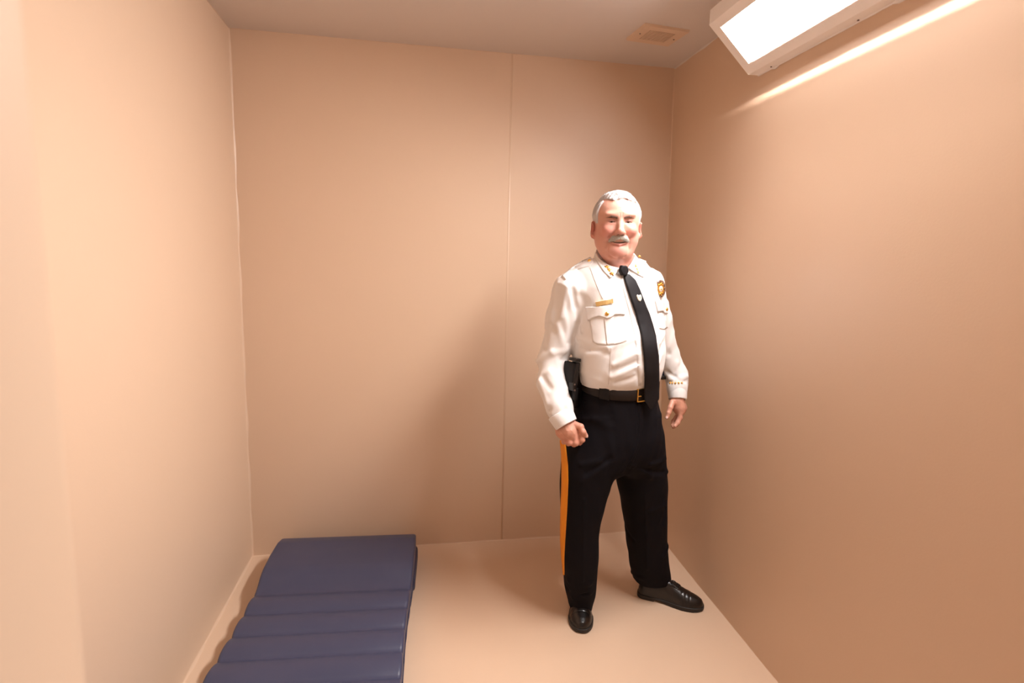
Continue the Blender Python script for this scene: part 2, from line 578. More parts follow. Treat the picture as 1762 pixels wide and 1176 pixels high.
class Stack:
    """cross-sections stacked in z: rows of (z, cx, cy, a, b, exponent, angle)"""
    def __init__(self, rows, ang=0.):
        rows = sorted(rows, key=lambda r: r[0])
        self.z = np.array([r[0] for r in rows]); self.r = np.array([r[1:] for r in rows], float)
        self.ang = ang
        zz = np.linspace(self.z[0], self.z[-1], 220)          # smooth the table
        T = np.stack([np.interp(zz, self.z, self.r[:, i]) for i in range(self.r.shape[1])], 1)
        k = np.ones(13)/13
        pad = np.pad(T, ((6, 6), (0, 0)), 'edge')
        self.zz = zz; self.T = np.stack([np.convolve(pad[:, i], k, 'valid') for i in range(T.shape[1])], 1)
        self.c, self.s = math.cos(ang), math.sin(ang)
    def at(self, z):
        return [np.interp(z, self.zz, self.T[:, i]) for i in range(self.T.shape[1])]
    def d(self, p, grow=0., cap=.02):
        cx, cy, a, b = self.at(p[:, 2])[:4]
        a = a+grow; b = b+grow
        x = p[:, 0]-cx; y = p[:, 1]-cy
        u = x*self.c+y*self.s; v = -x*self.s+y*self.c
        e = 2.3
        q = (np.abs(u/a)**e+np.abs(v/b)**e)**(1/e)
        d = (q-1)*np.minimum(a, b)*np.clip(.75+.25*q, .6, 1.)
        dz = np.maximum(self.z[0]-grow-p[:, 2], p[:, 2]-self.z[-1]-grow)
        return smax(d, dz, cap)

def surface_net(fn, xs, ys, zs, B=8, slack=1.6):
    xs, ys, zs = [np.asarray(a, np.float32) for a in (xs, ys, zs)]
    nx, ny, nz = len(xs), len(ys), len(zs)
    cx, cy, cz = [np.arange(0, n-1, B) for n in (nx, ny, nz)]
    def cen(a, c):
        e = np.minimum(c+B, len(a)-1)
        return (a[c]+a[e])/2, (a[e]-a[c])/2
    mx, hx = cen(xs, cx); my, hy = cen(ys, cy); mz, hz = cen(zs, cz)
    G = np.stack(np.meshgrid(mx, my, mz, indexing='ij'), -1).reshape(-1, 3)
    H = np.sqrt(sum(h.astype(float)**2 for h in np.meshgrid(hx, hy, hz, indexing='ij'))).reshape(-1)
    Dc = np.concatenate([fn(G[i:i+300000]) for i in range(0, len(G), 300000)])
    act = (np.abs(Dc) < H*slack+.012).reshape(len(cx), len(cy), len(cz))
    F = np.repeat(np.repeat(np.repeat(np.sign(Dc).reshape(act.shape).astype(np.float32)*9, B, 0), B, 1), B, 2)
    F = np.pad(F, [(0, max(0, n-s)) for n, s in zip((nx, ny, nz), F.shape)], 'edge')[:nx, :ny, :nz]
    mask = np.zeros((nx, ny, nz), bool)
    for i, j, k in np.argwhere(act):
        mask[cx[i]:cx[i]+B+1, cy[j]:cy[j]+B+1, cz[k]:cz[k]+B+1] = True
    I = np.argwhere(mask)
    for s in range(0, len(I), 400000):
        q = I[s:s+400000]
        P = np.stack([xs[q[:, 0]], ys[q[:, 1]], zs[q[:, 2]]], 1)
        F[q[:, 0], q[:, 1], q[:, 2]] = fn(P)
    neg = F < 0
    cnt = np.zeros((nx-1, ny-1, nz-1), np.int8)
    for a in (0, 1):
        for b in (0, 1):
            for c in (0, 1):
                cnt += neg[a:nx-1+a, b:ny-1+b, c:nz-1+c]
    cell = np.argwhere((cnt > 0) & (cnt < 8))
    ids = np.full(cnt.shape, -1, np.int32)
    ids[cell[:, 0], cell[:, 1], cell[:, 2]] = np.arange(len(cell))
    acc = np.zeros((len(cell), 3)); num = np.zeros(len(cell))
    ax = (xs, ys, zs)
    for d in range(3):
        e1, e2 = [(1, 2), (0, 2), (0, 1)][d]
        for o1 in (0, 1):
            for o2 in (0, 1):
                a = cell.copy(); a[:, e1] += o1; a[:, e2] += o2
                b = a.copy(); b[:, d] += 1
                fa = F[a[:, 0], a[:, 1], a[:, 2]]; fb = F[b[:, 0], b[:, 1], b[:, 2]]
                m = (fa < 0) != (fb < 0)
                t = fa/(fa-fb+1e-12)
                P = np.stack([ax[i][a[:, i]] for i in range(3)], 1).astype(float)
                P[:, d] += t*(ax[d][b[:, d]]-ax[d][a[:, d]])
                acc[m] += P[m]; num[m] += 1
    V = acc/np.maximum(num, 1)[:, None]
    quads = []
    for d in range(3):
        e1, e2 = [(1, 2), (2, 0), (0, 1)][d]
        sl0 = [slice(None)]*3; sl1 = [slice(None)]*3
        sl0[d] = slice(0, -1); sl1[d] = slice(1, None)
        E_ = np.argwhere(neg[tuple(sl0)] != neg[tuple(sl1)])
        E_ = E_[(E_[:, e1] > 0) & (E_[:, e2] > 0) & (E_[:, e1] < F.shape[e1]-1) & (E_[:, e2] < F.shape[e2]-1)]
        def idx(o1, o2):
            q = E_.copy(); q[:, e1] -= o1; q[:, e2] -= o2
            return ids[q[:, 0], q[:, 1], q[:, 2]]
        Q = np.stack([idx(1, 1), idx(0, 1), idx(0, 0), idx(1, 0)], 1)
        fl = neg[E_[:, 0], E_[:, 1], E_[:, 2]]
        Q[~fl] = Q[~fl][:, ::-1]
        quads.append(Q)
    quads = np.concatenate(quads)
    quads = quads[(quads >= 0).all(1)]
    return V, quads

def grad(fn, P, e=.0012):
    P = np.asarray(P, np.float32)
    g = np.stack([fn(P+np.eye(3, dtype=np.float32)[i]*e)-fn(P-np.eye(3, dtype=np.float32)[i]*e) for i in range(3)], 1)
    return g/(np.linalg.norm(g, axis=1, keepdims=True)+1e-9)

def hits(px, py, fn, Y0=1.6, Y1=2.5):
    px = np.asarray(px, float).ravel(); py = np.asarray(py, float).ravel()
    D = CF+(px-881)[:, None]/FOC*CR-(py-588)[:, None]/FOC*CU
    D /= D[:, 1:2]
    ln = np.linalg.norm(D, axis=1)
    t = np.full(len(px), Y0); best = np.full(len(px), 9.); bt = t.copy()
    for _ in range(70):
        P = (CP+D*t[:, None]).astype(np.float32)
        d = fn(P)
        m = d < best
        best = np.where(m, d, best); bt = np.where(m, t, bt)
        step = np.where(best < .0004, 0, np.maximum(d, .0006)*.7/ln)
        t = np.minimum(t+step, Y1)
    return CP+D*bt[:, None]

def resample(pts, n):
    pts = np.array(pts, float)
    s = np.concatenate([[0], np.cumsum(np.linalg.norm(np.diff(pts, axis=0), axis=1))])
    u = np.linspace(0, s[-1], n)
    return np.stack([np.interp(u, s, pts[:, i]) for i in range(2)], 1)

def patch(top, bottom, fn, off=.003, th=.0025, n=14, m=8, edge=.0, bulge=0., smooth_y=False, byrow=False):
    """cloth piece lying on a surface: outline read as two curves, draped on the solid, given thickness"""
    a = resample(top, n); b = resample(bottom, n)
    if byrow:
        pass
    G = np.stack([a+(b-a)*t for t in np.linspace(0, 1, m)], 0)       # m x n
    P = hits(G[..., 0], G[..., 1], fn)
    if smooth_y:
        Y = P[:, 1].reshape(m, n)
        pd = np.pad(Y, ((2, 2), (0, 0)), 'edge')
        Y = sum(pd[i:i+m] for i in range(5))/5
        pd = np.pad(Y, ((0, 0), (1, 1)), 'edge')
        Y = sum(pd[:, i:i+n] for i in range(3))/3
        D = CF+(G[..., 0].reshape(-1, 1)-881)/FOC*CR-(G[..., 1].reshape(-1, 1)-588)/FOC*CU
        P = CP+D/D[:, 1:2]*Y.reshape(-1, 1)
    Nn = grad(fn, P, .004)
    jj, ii = np.meshgrid(np.linspace(-1, 1, m), np.linspace(-1, 1, n), indexing='ij')
    bl = ((1-jj**2)*(1-ii**2)).ravel()[:, None]*bulge
    F_ = P+Nn*(off+th+bl); Bk = P+Nn*(off-.004)
    V = np.concatenate([F_, Bk]); f = []
    k = n*m
    for j in range(m-1):
        for i in range(n-1):
            q = (j*n+i, (j+1)*n+i, (j+1)*n+i+1, j*n+i+1)
            f.append(q); f.append(tuple(x+k for x in q[::-1]))
    rim = [(0, i) for i in range(n)]+[(j, n-1) for j in range(1, m)]+[(m-1, i) for i in range(n-2, -1, -1)]+[(j, 0) for j in range(m-2, 0, -1)]
    rim = [j*n+i for j, i in rim]
    for x, y in zip(rim, rim[1:]+rim[:1]):
        f.append((x, y, y+k, x+k))
    return V, f

def disc_on(fn, px, py, prof_, n=18, scale=(1, 1), rot=0., pts=None, off=0.):
    """small turned or outlined piece standing on a surface. prof_: (radius, height) pairs"""
    P = hits([px], [py], fn)[0]; N_ = grad(fn, [P], .004)[0]
    up = nrm(np.array([0, 0, 1.])-N_*N_[2]); rt = np.cross(up, N_)
    c_, s_ = math.cos(rot), math.sin(rot)
    rt, up = c_*rt+s_*up, -s_*rt+c_*up
    v, f = [], []
    base = pts if pts is not None else [(math.cos(2*PI*k/n), math.sin(2*PI*k/n)) for k in range(n)]
    n = len(base)
    for r, h in prof_:
        for x, y in base:
            v.append(P+N_*(h+off)+rt*x*r*scale[0]+up*y*r*scale[1])
    for i in range(len(prof_)-1):
        for k in range(n):
            f.append((i*n+k, i*n+(k+1) % n, (i+1)*n+(k+1) % n, (i+1)*n+k))
    f.append(tuple(range((len(prof_)-1)*n, len(prof_)*n)))
    return v, f

STAR = [((1 if k % 2 == 0 else .42)*math.sin(2*PI*k/10), (1 if k % 2 == 0 else .42)*math.cos(2*PI*k/10)) for k in range(10)]

TH_ = math.radians(17)          # chest turned a little towards the right wall

# ---------------------------------------------------------------- trunk, sleeves
def prow(py, cx, Y, a, b):
    p = W(cx, py, Y)
    return (p[2], p[0], p[1], a, b)
trunk = Stack([prow(462, 1058, 2.125, .120, .082), prow(474, 1060, 2.13, .150, .098), prow(490, 1061, 2.13, .170, .115), prow(520, 1063, 2.135, .183, .134),
               prow(560, 1065, 2.135, .194, .147), prow(600, 1065, 2.125, .192, .158), prow(630, 1064, 2.12, .186, .160),
               prow(650, 1062, 2.125, .177, .150), prow(662, 1061, 2.135, .166, .136), prow(672, 1061, 2.14, .154, .124)], TH_)
SHR = W(981, 499, 2.12); ELR = W(951, 622, 2.16); WRR = W(973, 729, 2.03)
SHL = W(1117, 488, 2.22); ELL = W(1147, 614, 2.27); WRL = W(1165.5, 688, 2.20)
ARM_R = [(SHR, .068), (W(971, 545, 2.14), .064), (ELR, .0585), (W(950, 660, 2.12), .058), (W(962, 700, 2.065), .051), (W(970, 722, 2.04), .044)]
ARM_L = [(SHL, .061), (W(1128, 548, 2.25), .060), (ELL, .056), (W(1163, 645, 2.25), .049), (W(1165, 664, 2.225), .042), (W(1165.5, 684, 2.205), .038)]

def fold3(p, a, b, w, amp):
    d = segdist(p, a, b)
    return amp*np.exp(-(d/w)**2)

NECK0 = W(1060, 462, 2.135)
def d_shirt_base(p):
    d = trunk.d(p, 0, .03)
    # shoulder line
    for sh, nk in ((SHR, W(1028, 452, 2.12)), (SHL, W(1094, 452, 2.16))):
        d = smin(d, sdf_cap(p, nk+np.array([0, .01, -.035]), sh+np.array([0, 0, -.004]), .052, .054), .05)
    # chest and belly fullness
    d = smin(d, sdf_ell(p, W(1072, 597, 2.075), (.125, .105, .112)), .06)
    for arm in (ARM_R, ARM_L):
        e = None
        for (a, ra), (b, rb) in zip(arm[:-1], arm[1:]):
            c = sdf_cap(p, a, b, ra, rb)
            e = c if e is None else smin(e, c, .02)
        d = smin(d, e, .022)
    return d

_F = []          # folds: (a, b, width, amplitude), + raises, - cuts; located on the surface
def addfold(x0, y0, x1, y1, w, amp):
    a, b = hits([x0, x1], [y0, y1], d_shirt_base)
    _F.append((a, b, w, amp))
# right sleeve
addfold(925, 622, 950, 607, .012, .009); addfold(950, 607, 974, 604, .011, .007)
addfold(924, 634, 972, 617, .013, -.009)
addfold(934, 650, 946, 668, .012, -.008); addfold(928, 655, 940, 690, .010, .006)
addfold(946, 640, 972, 668, .012, .006); addfold(944, 706, 980, 682, .009, -.009); addfold(942, 696, 976, 668, .009, .005)
addfold(950, 712, 978, 694, .008, .005); addfold(944, 500, 936, 560, .014, .006); addfold(962, 492, 952, 570, .016, -.006)
addfold(976, 495, 966, 545, .010, .005); addfold(985, 500, 996, 555, .010, -.009); addfold(992, 560, 980, 590, .012, -.010)
addfold(958, 560, 975, 600, .012, .006); addfold(960, 487, 975, 493, .008, .005); addfold(945, 560, 936, 600, .012, -.005)
# left sleeve
addfold(1150, 520, 1160, 570, .012, .005); addfold(1144, 560, 1152, 610, .010, -.006); addfold(1166, 625, 1152, 652, .012, .006)
addfold(1148, 640, 1166, 652, .009, -.008); addfold(1166, 652, 1182, 648, .010, .008); addfold(1152, 658, 1180, 657, .008, -.005)
addfold(1172, 610, 1160, 640, .010, -.005)
# torso
addfold(994, 583, 1046, 598, .012, .006); addfold(1046, 598, 1092, 583, .012, .006); addfold(1000, 600, 1044, 608, .012, -.006)
addfold(1010, 612, 1046, 606, .010, .004); addfold(1056, 628, 1094, 608, .010, .006); addfold(1054, 640, 1098, 622, .011, -.006)
addfold(1052, 650, 1092, 632, .010, .005); addfold(1060, 660, 1098, 646, .010, -.004); addfold(1096, 640, 1102, 662, .008, -.005)
addfold(1000, 640, 1030, 655, .014, .004); addfold(990, 535, 1000, 570, .010, .006); addfold(1134, 590, 1142, 575, .010, .006)
addfold(1136, 605, 1141, 590, .008, -.006); addfold(1134, 625, 1139, 610, .008, .005); addfold(1100, 560, 1104, 620, .014, -.004)
addfold(998, 510, 1010, 525, .016, -.005); addfold(1110, 455, 1130, 460, .006, -.004)
# pressed creases running through the pocket middle
addfold(1015, 462, 1037, 514, .0032, .0022); addfold(1053, 596, 1047, 664, .0035, .0026)
def d_shirt(p):
    d = d_shirt_base(p)
    near = np.abs(d) < .03
    if near.any():
        q = p[near]; s = np.zeros(len(q))
        for a, b, w, amp in _F:
            s += fold3(q, a, b, w, amp)
        # fine drape
        s += .0012*np.sin(q[:, 2]*55+9*np.sin(q[:, 0]*21)+q[:, 1]*30)*np.sin(q[:, 0]*37+2.1)
        d = d.copy(); d[near] -= s
    # cut the ends of the sleeves where the cuffs start, hollow collar opening
    for a_, b_ in ((W(962, 700, 2.065), W(972, 726, 2.035)), (W(1165, 664, 2.225), W(1165.5, 686, 2.205))):
        n_ = nrm(b_-a_)
        loc = ((p-b_)@n_)
        nearc = np.linalg.norm(p-b_, axis=1) < .11
        d = np.where(nearc, smax(d, loc-.0, .004), d)
    return d

# ---------------------------------------------------------------- trousers
hips = Stack([prow(640, 1061, 2.14, .160, .128), prow(662, 1061, 2.14, .166, .137), prow(690, 1061, 2.14, .177, .142), prow(715, 1063, 2.14, .182, .146),
              prow(745, 1061, 2.14, .193, .150), prow(770, 1058, 2.14, .194, .146), prow(790, 1057, 2.14, .180, .130), prow(808, 1056, 2.14, .140, .110)], TH_)
leg_r = Stack([prow(715, 1026, 2.13, .085, .10), prow(740, 1020, 2.13, .100, .12), prow(775, 1013, 2.12, .108, .125), prow(800, 1010, 2.11, .107, .122), prow(830, 1007, 2.11, .104, .115), prow(860, 1003, 2.11, .094, .105),
               prow(890, 999, 2.11, .084, .097), prow(920, 997, 2.12, .079, .092), prow(960, 998, 2.12, .076, .088), prow(990, 998.5, 2.14, .0715, .084),
               prow(1015, 998, 2.155, .066, .080), prow(1028, 998.5, 2.16, .058, .078), prow(1041, 998.5, 2.16, .049, .075)], math.radians(-5))
leg_l = Stack([prow(715, 1087, 2.16, .085, .10), prow(740, 1092, 2.16, .097, .12), prow(775, 1098, 2.17, .103, .125), prow(800, 1101, 2.175, .104, .122), prow(830, 1104, 2.18, .102, .115), prow(870, 1108, 2.195, .093, .108),
               prow(900, 1110, 2.205, .087, .102), prow(930, 1112, 2.215, .084, .098), prow(965, 1116, 2.225, .083, .092), prow(984, 1119, 2.235, .086, .088), prow(996, 1122, 2.24, .084, .082)], math.radians(10))
def d_trouser_base(p):
    d = smin(smin(hips.d(p, 0, .05), leg_r.d(p, 0, .006), .045), leg_l.d(p, 0, .006), .045)
    return d
_G = []
def addfoldt(x0, y0, x1, y1, w, amp):
    a, b = hits([x0, x1], [y0, y1], d_trouser_base)
    _G.append((a, b, w, amp))
addfoldt(1120, 800, 1145, 790, .010, .007); addfoldt(1095, 805, 1145, 815, .011, -.007); addfoldt(1085, 800, 1120, 818, .010, .006)
addfoldt(1120, 822, 1148, 812, .010, .007); addfoldt(1030, 795, 1000, 800, .012, .005); addfoldt(1050, 790, 1010, 815, .012, -.005)
addfoldt(1044, 800, 1000, 830, .012, .004); addfoldt(1098, 700, 1093, 770, .006, .004); addfoldt(1093, 770, 1070, 812, .008, .005)
addfoldt(975, 1012, 1010, 1024, .010, -.008); addfoldt(978, 1000, 1015, 1006, .010, .006); addfoldt(985, 1030, 1018, 1020, .008, .005)
addfoldt(1006, 860, 1002, 1000, .006, .006); addfoldt(1110, 850, 1114, 980, .006, .004)
addfoldt(1085, 985, 1105, 996, .010, .006); addfoldt(1148, 870, 1140, 900, .012, -.006); addfoldt(1150, 940, 1140, 960, .010, .005)
addfoldt(1072, 900, 1090, 930, .012, -.004); addfoldt(1120, 880, 1146, 868, .012, .005)
addfoldt(1005, 690, 996, 735, .005, -.005); addfoldt(1020, 720, 1050, 735, .016, .004)
def d_trouser(p):
    d = d_trouser_base(p)
    near = np.abs(d) < .03
    if near.any():
        q = p[near]; s = np.zeros(len(q))
        for a, b, w, amp in _G:
            s += fold3(q, a, b, w, amp)
        s += .0014*np.sin(q[:, 2]*33+8*np.sin(q[:, 0]*16))*np.sin(q[:, 0]*29+q[:, 1]*20)
        d = d.copy(); d[near] -= s
    # floor of the hems, higher at the back of the right shoe
    return d

# ---------------------------------------------------------------- head
HO = W(1061.5, 384, 2.085)          # centre of the head at eye level
HA = math.radians(-11)
hf = np.array([math.sin(HA), -math.cos(HA), -.02]); hf = nrm(hf)      # face direction
hr = nrm(np.cross(hf, [0, 0, 1.]))                                     # towards his left
if hr[0] < 0: hr = -hr
hu = nrm(np.cross(hr, hf)); hu = hu if hu[2] > 0 else -hu
hr = nrm(hr+.03*hu*0)
HR = np.stack([hr, hf, hu], 1)       # world -> local: (u right, w forward, v up)
def toh(p):
    return (p-HO.astype(np.float32))@HR.astype(np.float32)
def fromh(q):
    return HO+np.asarray(q, float)@HR.T

EYE = [(-.0315, .0640, .001), (.0315, .0640, .001)]
def d_head_local(q):
    u, w, v = q[:, 0], q[:, 1], q[:, 2]
    au = np.abs(u)
    qa = np.stack([au, w, v], 1)
    d = sdf_ell(q, (0, -.022, .030), (.0835, .098, .082))
    d = smin(d, sdf_ell(q, (0, .004, .018), (.0785, .080, .076)), .03)          # forehead
    d = smin(d, sdf_ell(q, (0, .012, -.040), (.0735, .066, .066)), .03)         # mid face
    d = smin(d, sdf_ell(qa, (.043, .002, -.066), (.040, .052, .050)), .025)      # heavy jaw sides
    d = smin(d, sdf_ell(q, (0, .016, -.112), (.060, .056, .042)), .025)         # jowl and double chin
    d = smin(d, sdf_ell(q, (0, .043, -.103), (.037, .038, .034)), .010)         # round chin
    d = smin(d, sdf_ell(qa, (.041, .057, -.030), (.0245, .025, .0225)), .013)     # smiling cheek
    d = smin(d, sdf_ell(qa, (.031, .071, .0275), (.024, .013, .0075)), .014)      # brow ridge
    d = smin(d, sdf_ell(q, (0, .062, -.060), (.030, .026, .022)), .016)         # muzzle
    d = smax(d, -sdf_ell(qa, (.030, .090, .004), (.0185, .0155, .0105)), .012)    # sockets
    # nose
    n_ = sdf_cap(q, (0, .073, .010), (0, .096, -.032), .0085, .0115)
    n_ = smin(n_, sdf_ell(q, (0, .0985, -.037), (.0125, .012, .0108)), .008)
    n_ = smin(n_, sdf_ell(qa, (.0135, .087, -.040), (.0090, .0115, .0085)), .006)
    d = smin(d, n_, .010)
    d = smax(d, -sdf_ell(qa, (.0068, .094, -.0495), (.0042, .006, .0042)), .003)   # nostrils
    # smile folds
    d = d+.0062*np.exp(-(segdist(qa, (.019, .086, -.036), (.036, .068, -.060))/.0052)**2)
    d = d+.0030*np.exp(-(segdist(qa, (.036, .068, -.060), (.041, .062, -.090))/.0062)**2)
    d = d+.0016*np.exp(-(segdist(q, (-.020, .078, -.088), (.020, .078, -.088))/.004)**2)      # under-lip hollow
    d = d+.0018*np.exp(-(segdist(qa, (0, .066, -.139), (.026, .058, -.126))/.0050)**2)+.0024*np.exp(-(segdist(qa, (.026, .058, -.128), (.041, .055, -.098))/.0060)**2)     # crease round the chin
    d = d+.0030*np.exp(-(segdist(qa, (.017, .074, -.0105), (.042, .068, -.014))/.0028)**2)       # bag under eye
    d = d+.0012*np.exp(-(segdist(q, (-.035, .085, .050), (.035, .085, .050))/.0025)**2)        # forehead line
    d = d+.0022*np.exp(-(segdist(qa, (.0045, .090, .018), (.0055, .090, .032))/.0024)**2)          # frown lines
    d = d+.0012*np.exp(-(segdist(qa, (.052, .055, .000), (.066, .045, -.006))/.0022)**2)
    # eyelids
    for e in EYE:
        d = smin(d, sdf_ell(q, e, (.0150, .0138, .0125)), .004)
    s_ = sdf_ell(qa, (.0315, .076, -.0008), (.0130, .012, .0024))
    s2 = sdf_ell(qa, (.0315, .076, -.0050), (.0160, .020, .0048))
    d = smax(d, -np.maximum(s_, -s2-.004), .0012)
    d = d-.0018*np.exp(-(segdist(qa, (.020, .0765, .0085), (.044, .070, .0065))/.0030)**2)
    d = d+.0017*np.exp(-(segdist(qa, (.018, .078, .0075), (.046, .066, .0045))/.0019)**2)
    # lips
    d = smin(d, sdf_cap(qa, (0, .0790, -.0845), (.026, .0690, -.0770), .0048, .0030), .006)
    q2 = q.copy(); q2[:, 2] = q2[:, 2]-7.*u*u
    m_ = sdf_ell(q2, (0, .080, -.0760), (.0320, .024, .0033))
    d = smax(d, -m_, .0015)
    # ears
    ang_ = .45
    R_ = np.array([[math.cos(ang_), math.sin(ang_), 0], [-math.sin(ang_), math.cos(ang_), 0], [0, 0, 1]])
    e_ = sdf_ell(qa, (.0915, -.008, -.027), (.0085, .0195, .0335), R_)
    e_ = smin(e_, sdf_ell(qa, (.0860, -.001, -.050), (.0070, .010, .012), R_), .006)
    e_ = smax(e_, -sdf_ell(qa, (.0995, .001, -.023), (.0085, .0120, .022), R_), .003)
    d = smin(d, e_, .007)
    return d

def d_neck(p):
    a = W(1062, 440, 2.115); b = W(1062, 490, 2.14)
    return sdf_cap(p, a, b, .056, .068)
FZ = HO[2]
# ---------------------------------------------------------------- hands
HSC = None
def pix(x, y, Y):
    return W(x, y, Y)
RH = dict(palm=[(pix(974, 731, 2.03), .029), (pix(979, 742, 2.022), .031), (pix(986, 750, 2.018), .024)],
          side=[(pix(963, 734, 2.04), .021), (pix(966, 745, 2.034), .019), (pix(971, 753, 2.030), .015)],
          fingers=[
    [(pix(999, 744, 2.010), .0145), (pix(1001.5, 757, 1.998), .0120), (pix(997.5, 762, 2.018), .0105), (pix(993, 757, 2.034), .0095)],
    [(pix(989.5, 750, 2.008), .0145), (pix(991, 762.5, 2.000), .0125), (pix(987.5, 765, 2.020), .0105), (pix(984.5, 759, 2.035), .0095)],
    [(pix(979.5, 752, 2.014), .0135), (pix(981, 762, 2.008), .0118), (pix(978, 763.5, 2.026), .0100), (pix(976.5, 757, 2.040), .009)],
    [(pix(969.5, 751, 2.024), .0125), (pix(971.5, 760, 2.020), .0102), (pix(970, 761, 2.034), .0088), (pix(969, 755, 2.046), .008)],
    [(pix(988, 731, 2.018), .0150), (pix(999, 735, 2.002), .0125), (pix(1003.5, 743.5, 1.990), .0105), (pix(1008.5, 750, 1.992), .0082)]])
LH = dict(palm=[(pix(1165, 690, 2.195), .027), (pix(1168, 702, 2.19), .026), (pix(1170, 709, 2.185), .020)],
          side=[(pix(1170, 692, 2.215), .022), (pix(1173, 702, 2.218), .020), (pix(1172, 709, 2.215), .016)],
          fingers=[
    [(pix(1169.5, 707, 2.175), .0125), (pix(1170, 719, 2.172), .0112), (pix(1166, 728, 2.165), .0098), (pix(1161.5, 733.5, 2.160), .0082)],
    [(pix(1171.5, 709, 2.195), .0120), (pix(1169, 721, 2.192), .0108), (pix(1163.5, 731, 2.185), .0095), (pix(1159, 735.5, 2.176), .0078)],
    [(pix(1171, 710, 2.215), .0112), (pix(1166, 721, 2.212), .0100), (pix(1160, 728, 2.202), .0088), (pix(1157, 733, 2.192), .0072)],
    [(pix(1169, 709, 2.232), .0100), (pix(1163, 719, 2.230), .0088), (pix(1158, 725, 2.220), .0076), (pix(1156.5, 729.5, 2.212), .0064)],
    [(pix(1157, 693, 2.175), .0135), (pix(1153.5, 702, 2.160), .0110), (pix(1150.5, 711, 2.152), .0095), (pix(1147.5, 719, 2.148), .0080)]])
def d_hand(p, H):
    d = None
    for key in ('palm', 'side'):
        for (a, ra), (b, rb) in zip(H[key][:-1], H[key][1:]):
            c = sdf_cap(p, a, b, ra, rb)
            d = c if d is None else smin(d, c, .014)
    for fg in H['fingers']:
        e = None
        for (a, ra), (b, rb) in zip(fg[:-1], fg[1:]):
            c = sdf_cap(p, a, b, ra, rb)
            e = c if e is None else smin(e, c, .0025)
        for (a, ra) in fg[1:3]:
            e = smin(e, np.linalg.norm(p-a, axis=1)-ra*1.06, .003)
        d = smin(d, e, .0035)
    for (a, b, w_, am) in H.get('veins', []):
        d = d-am*np.exp(-(segdist(p, a, b)/w_)**2)
    return d
_rv = lambda x0, y0, x1, y1, am: (*hits([x0, x1], [y0, y1], lambda p: d_hand(p, RH), 1.8, 2.2), .0026, am)
RH['veins'] = [_rv(972, 735, 975, 742, .0016), _rv(975, 742, 983, 741, .0014), _rv(983, 741, 988, 747, .0014), _rv(977, 742, 977, 752, .0012)]
EXW = [W(962, 700, 2.065), W(973, 729, 2.032)]
def d_body(p):
    q = toh(p)
    far = np.linalg.norm(q, axis=1) > .26
    d = np.full(len(p), 1., np.float32)
    ih = ~far
    if ih.any():
        d[ih] = d_head_local(q[ih])
    d = np.where(far, np.linalg.norm(q, axis=1)-.16, d)
    d = smin(d, d_neck(p), .028)
    d = smin(d, trunk.d(p, -.024, .04), .03)
    d = smin(d, hips.d(p, -.024, .02), .02)
    d = smin(d, leg_r.d(p, -.026, .02), .02)
    d = smin(d, leg_l.d(p, -.026, .02), .02)
    for arm, H in ((ARM_R, RH), (ARM_L, LH)):
        for (a, ra), (b, rb) in zip(arm[:-1], arm[1:]):
            d = smin(d, sdf_cap(p, a, b, ra*.66, rb*.66), .012)
        c = H['palm'][0][0]
        d = smin(d, sdf_cap(p, arm[-1][0], c, .030, .029), .01)
        nh = np.linalg.norm(p-c, axis=1) < .2
        if nh.any():
            e = np.full(len(p), 9., np.float32); e[nh] = d_hand(p[nh], H)
            d = np.where(nh, smin(d, e, .008), d)
    return d

def axis(fines, lo, hi, coarse):
    """grid line positions, fine inside given intervals"""
    out = [lo]
    while out[-1] < hi:
        h = coarse
        for a, b, s in fines:
            if a-.02 <= out[-1] <= b:
                h = min(h, s)
        out.append(out[-1]+h)
    return np.array(out)

person = empty('person', (.84, 2.13, 0), 'smiling grey-haired man with moustache in white uniform shirt, black tie and gold-striped dark trousers standing', 'person')

def child(name, vf, m, parent=None, smooth=True, label=None):
    v, f = vf
    me = mesh_np(v, f, name) if isinstance(f, np.ndarray) else mesh_vf(v, f, name)
    o = link(name, me, M[m], None, smooth)
    par = parent or person
    o.parent = par
    if par is person:
        me.transform(Matrix.Translation(-person.location))
    else:
        me.transform(Matrix.Translation(-person.location))
    if label:
        o['label'] = label
    return o

hx, hy = HO[0], HO[1]
xs = axis([(hx-.055, hx+.055, .0013), (hx-.115, hx+.115, .0020), (.56, .70, .003), (1.08, 1.22, .003)], .42, 1.30, .008)
ys = axis([(hy-.125, hy-.04, .0014), (hy-.04, hy+.02, .0024), (1.96, 2.28, .003)], 1.93, 2.42, .008)
zs = axis([(FZ+.008, FZ+.012, .0009), (FZ-.062, FZ-.056, .0011), (FZ-.165, FZ+.06, .0019), (FZ+.06, FZ+.14, .004), (.72, .92, .003)], .05, 1.84, .012)
V, Q = surface_net(d_body, xs, ys, zs)
body = child('body', (V, Q), 'skin')
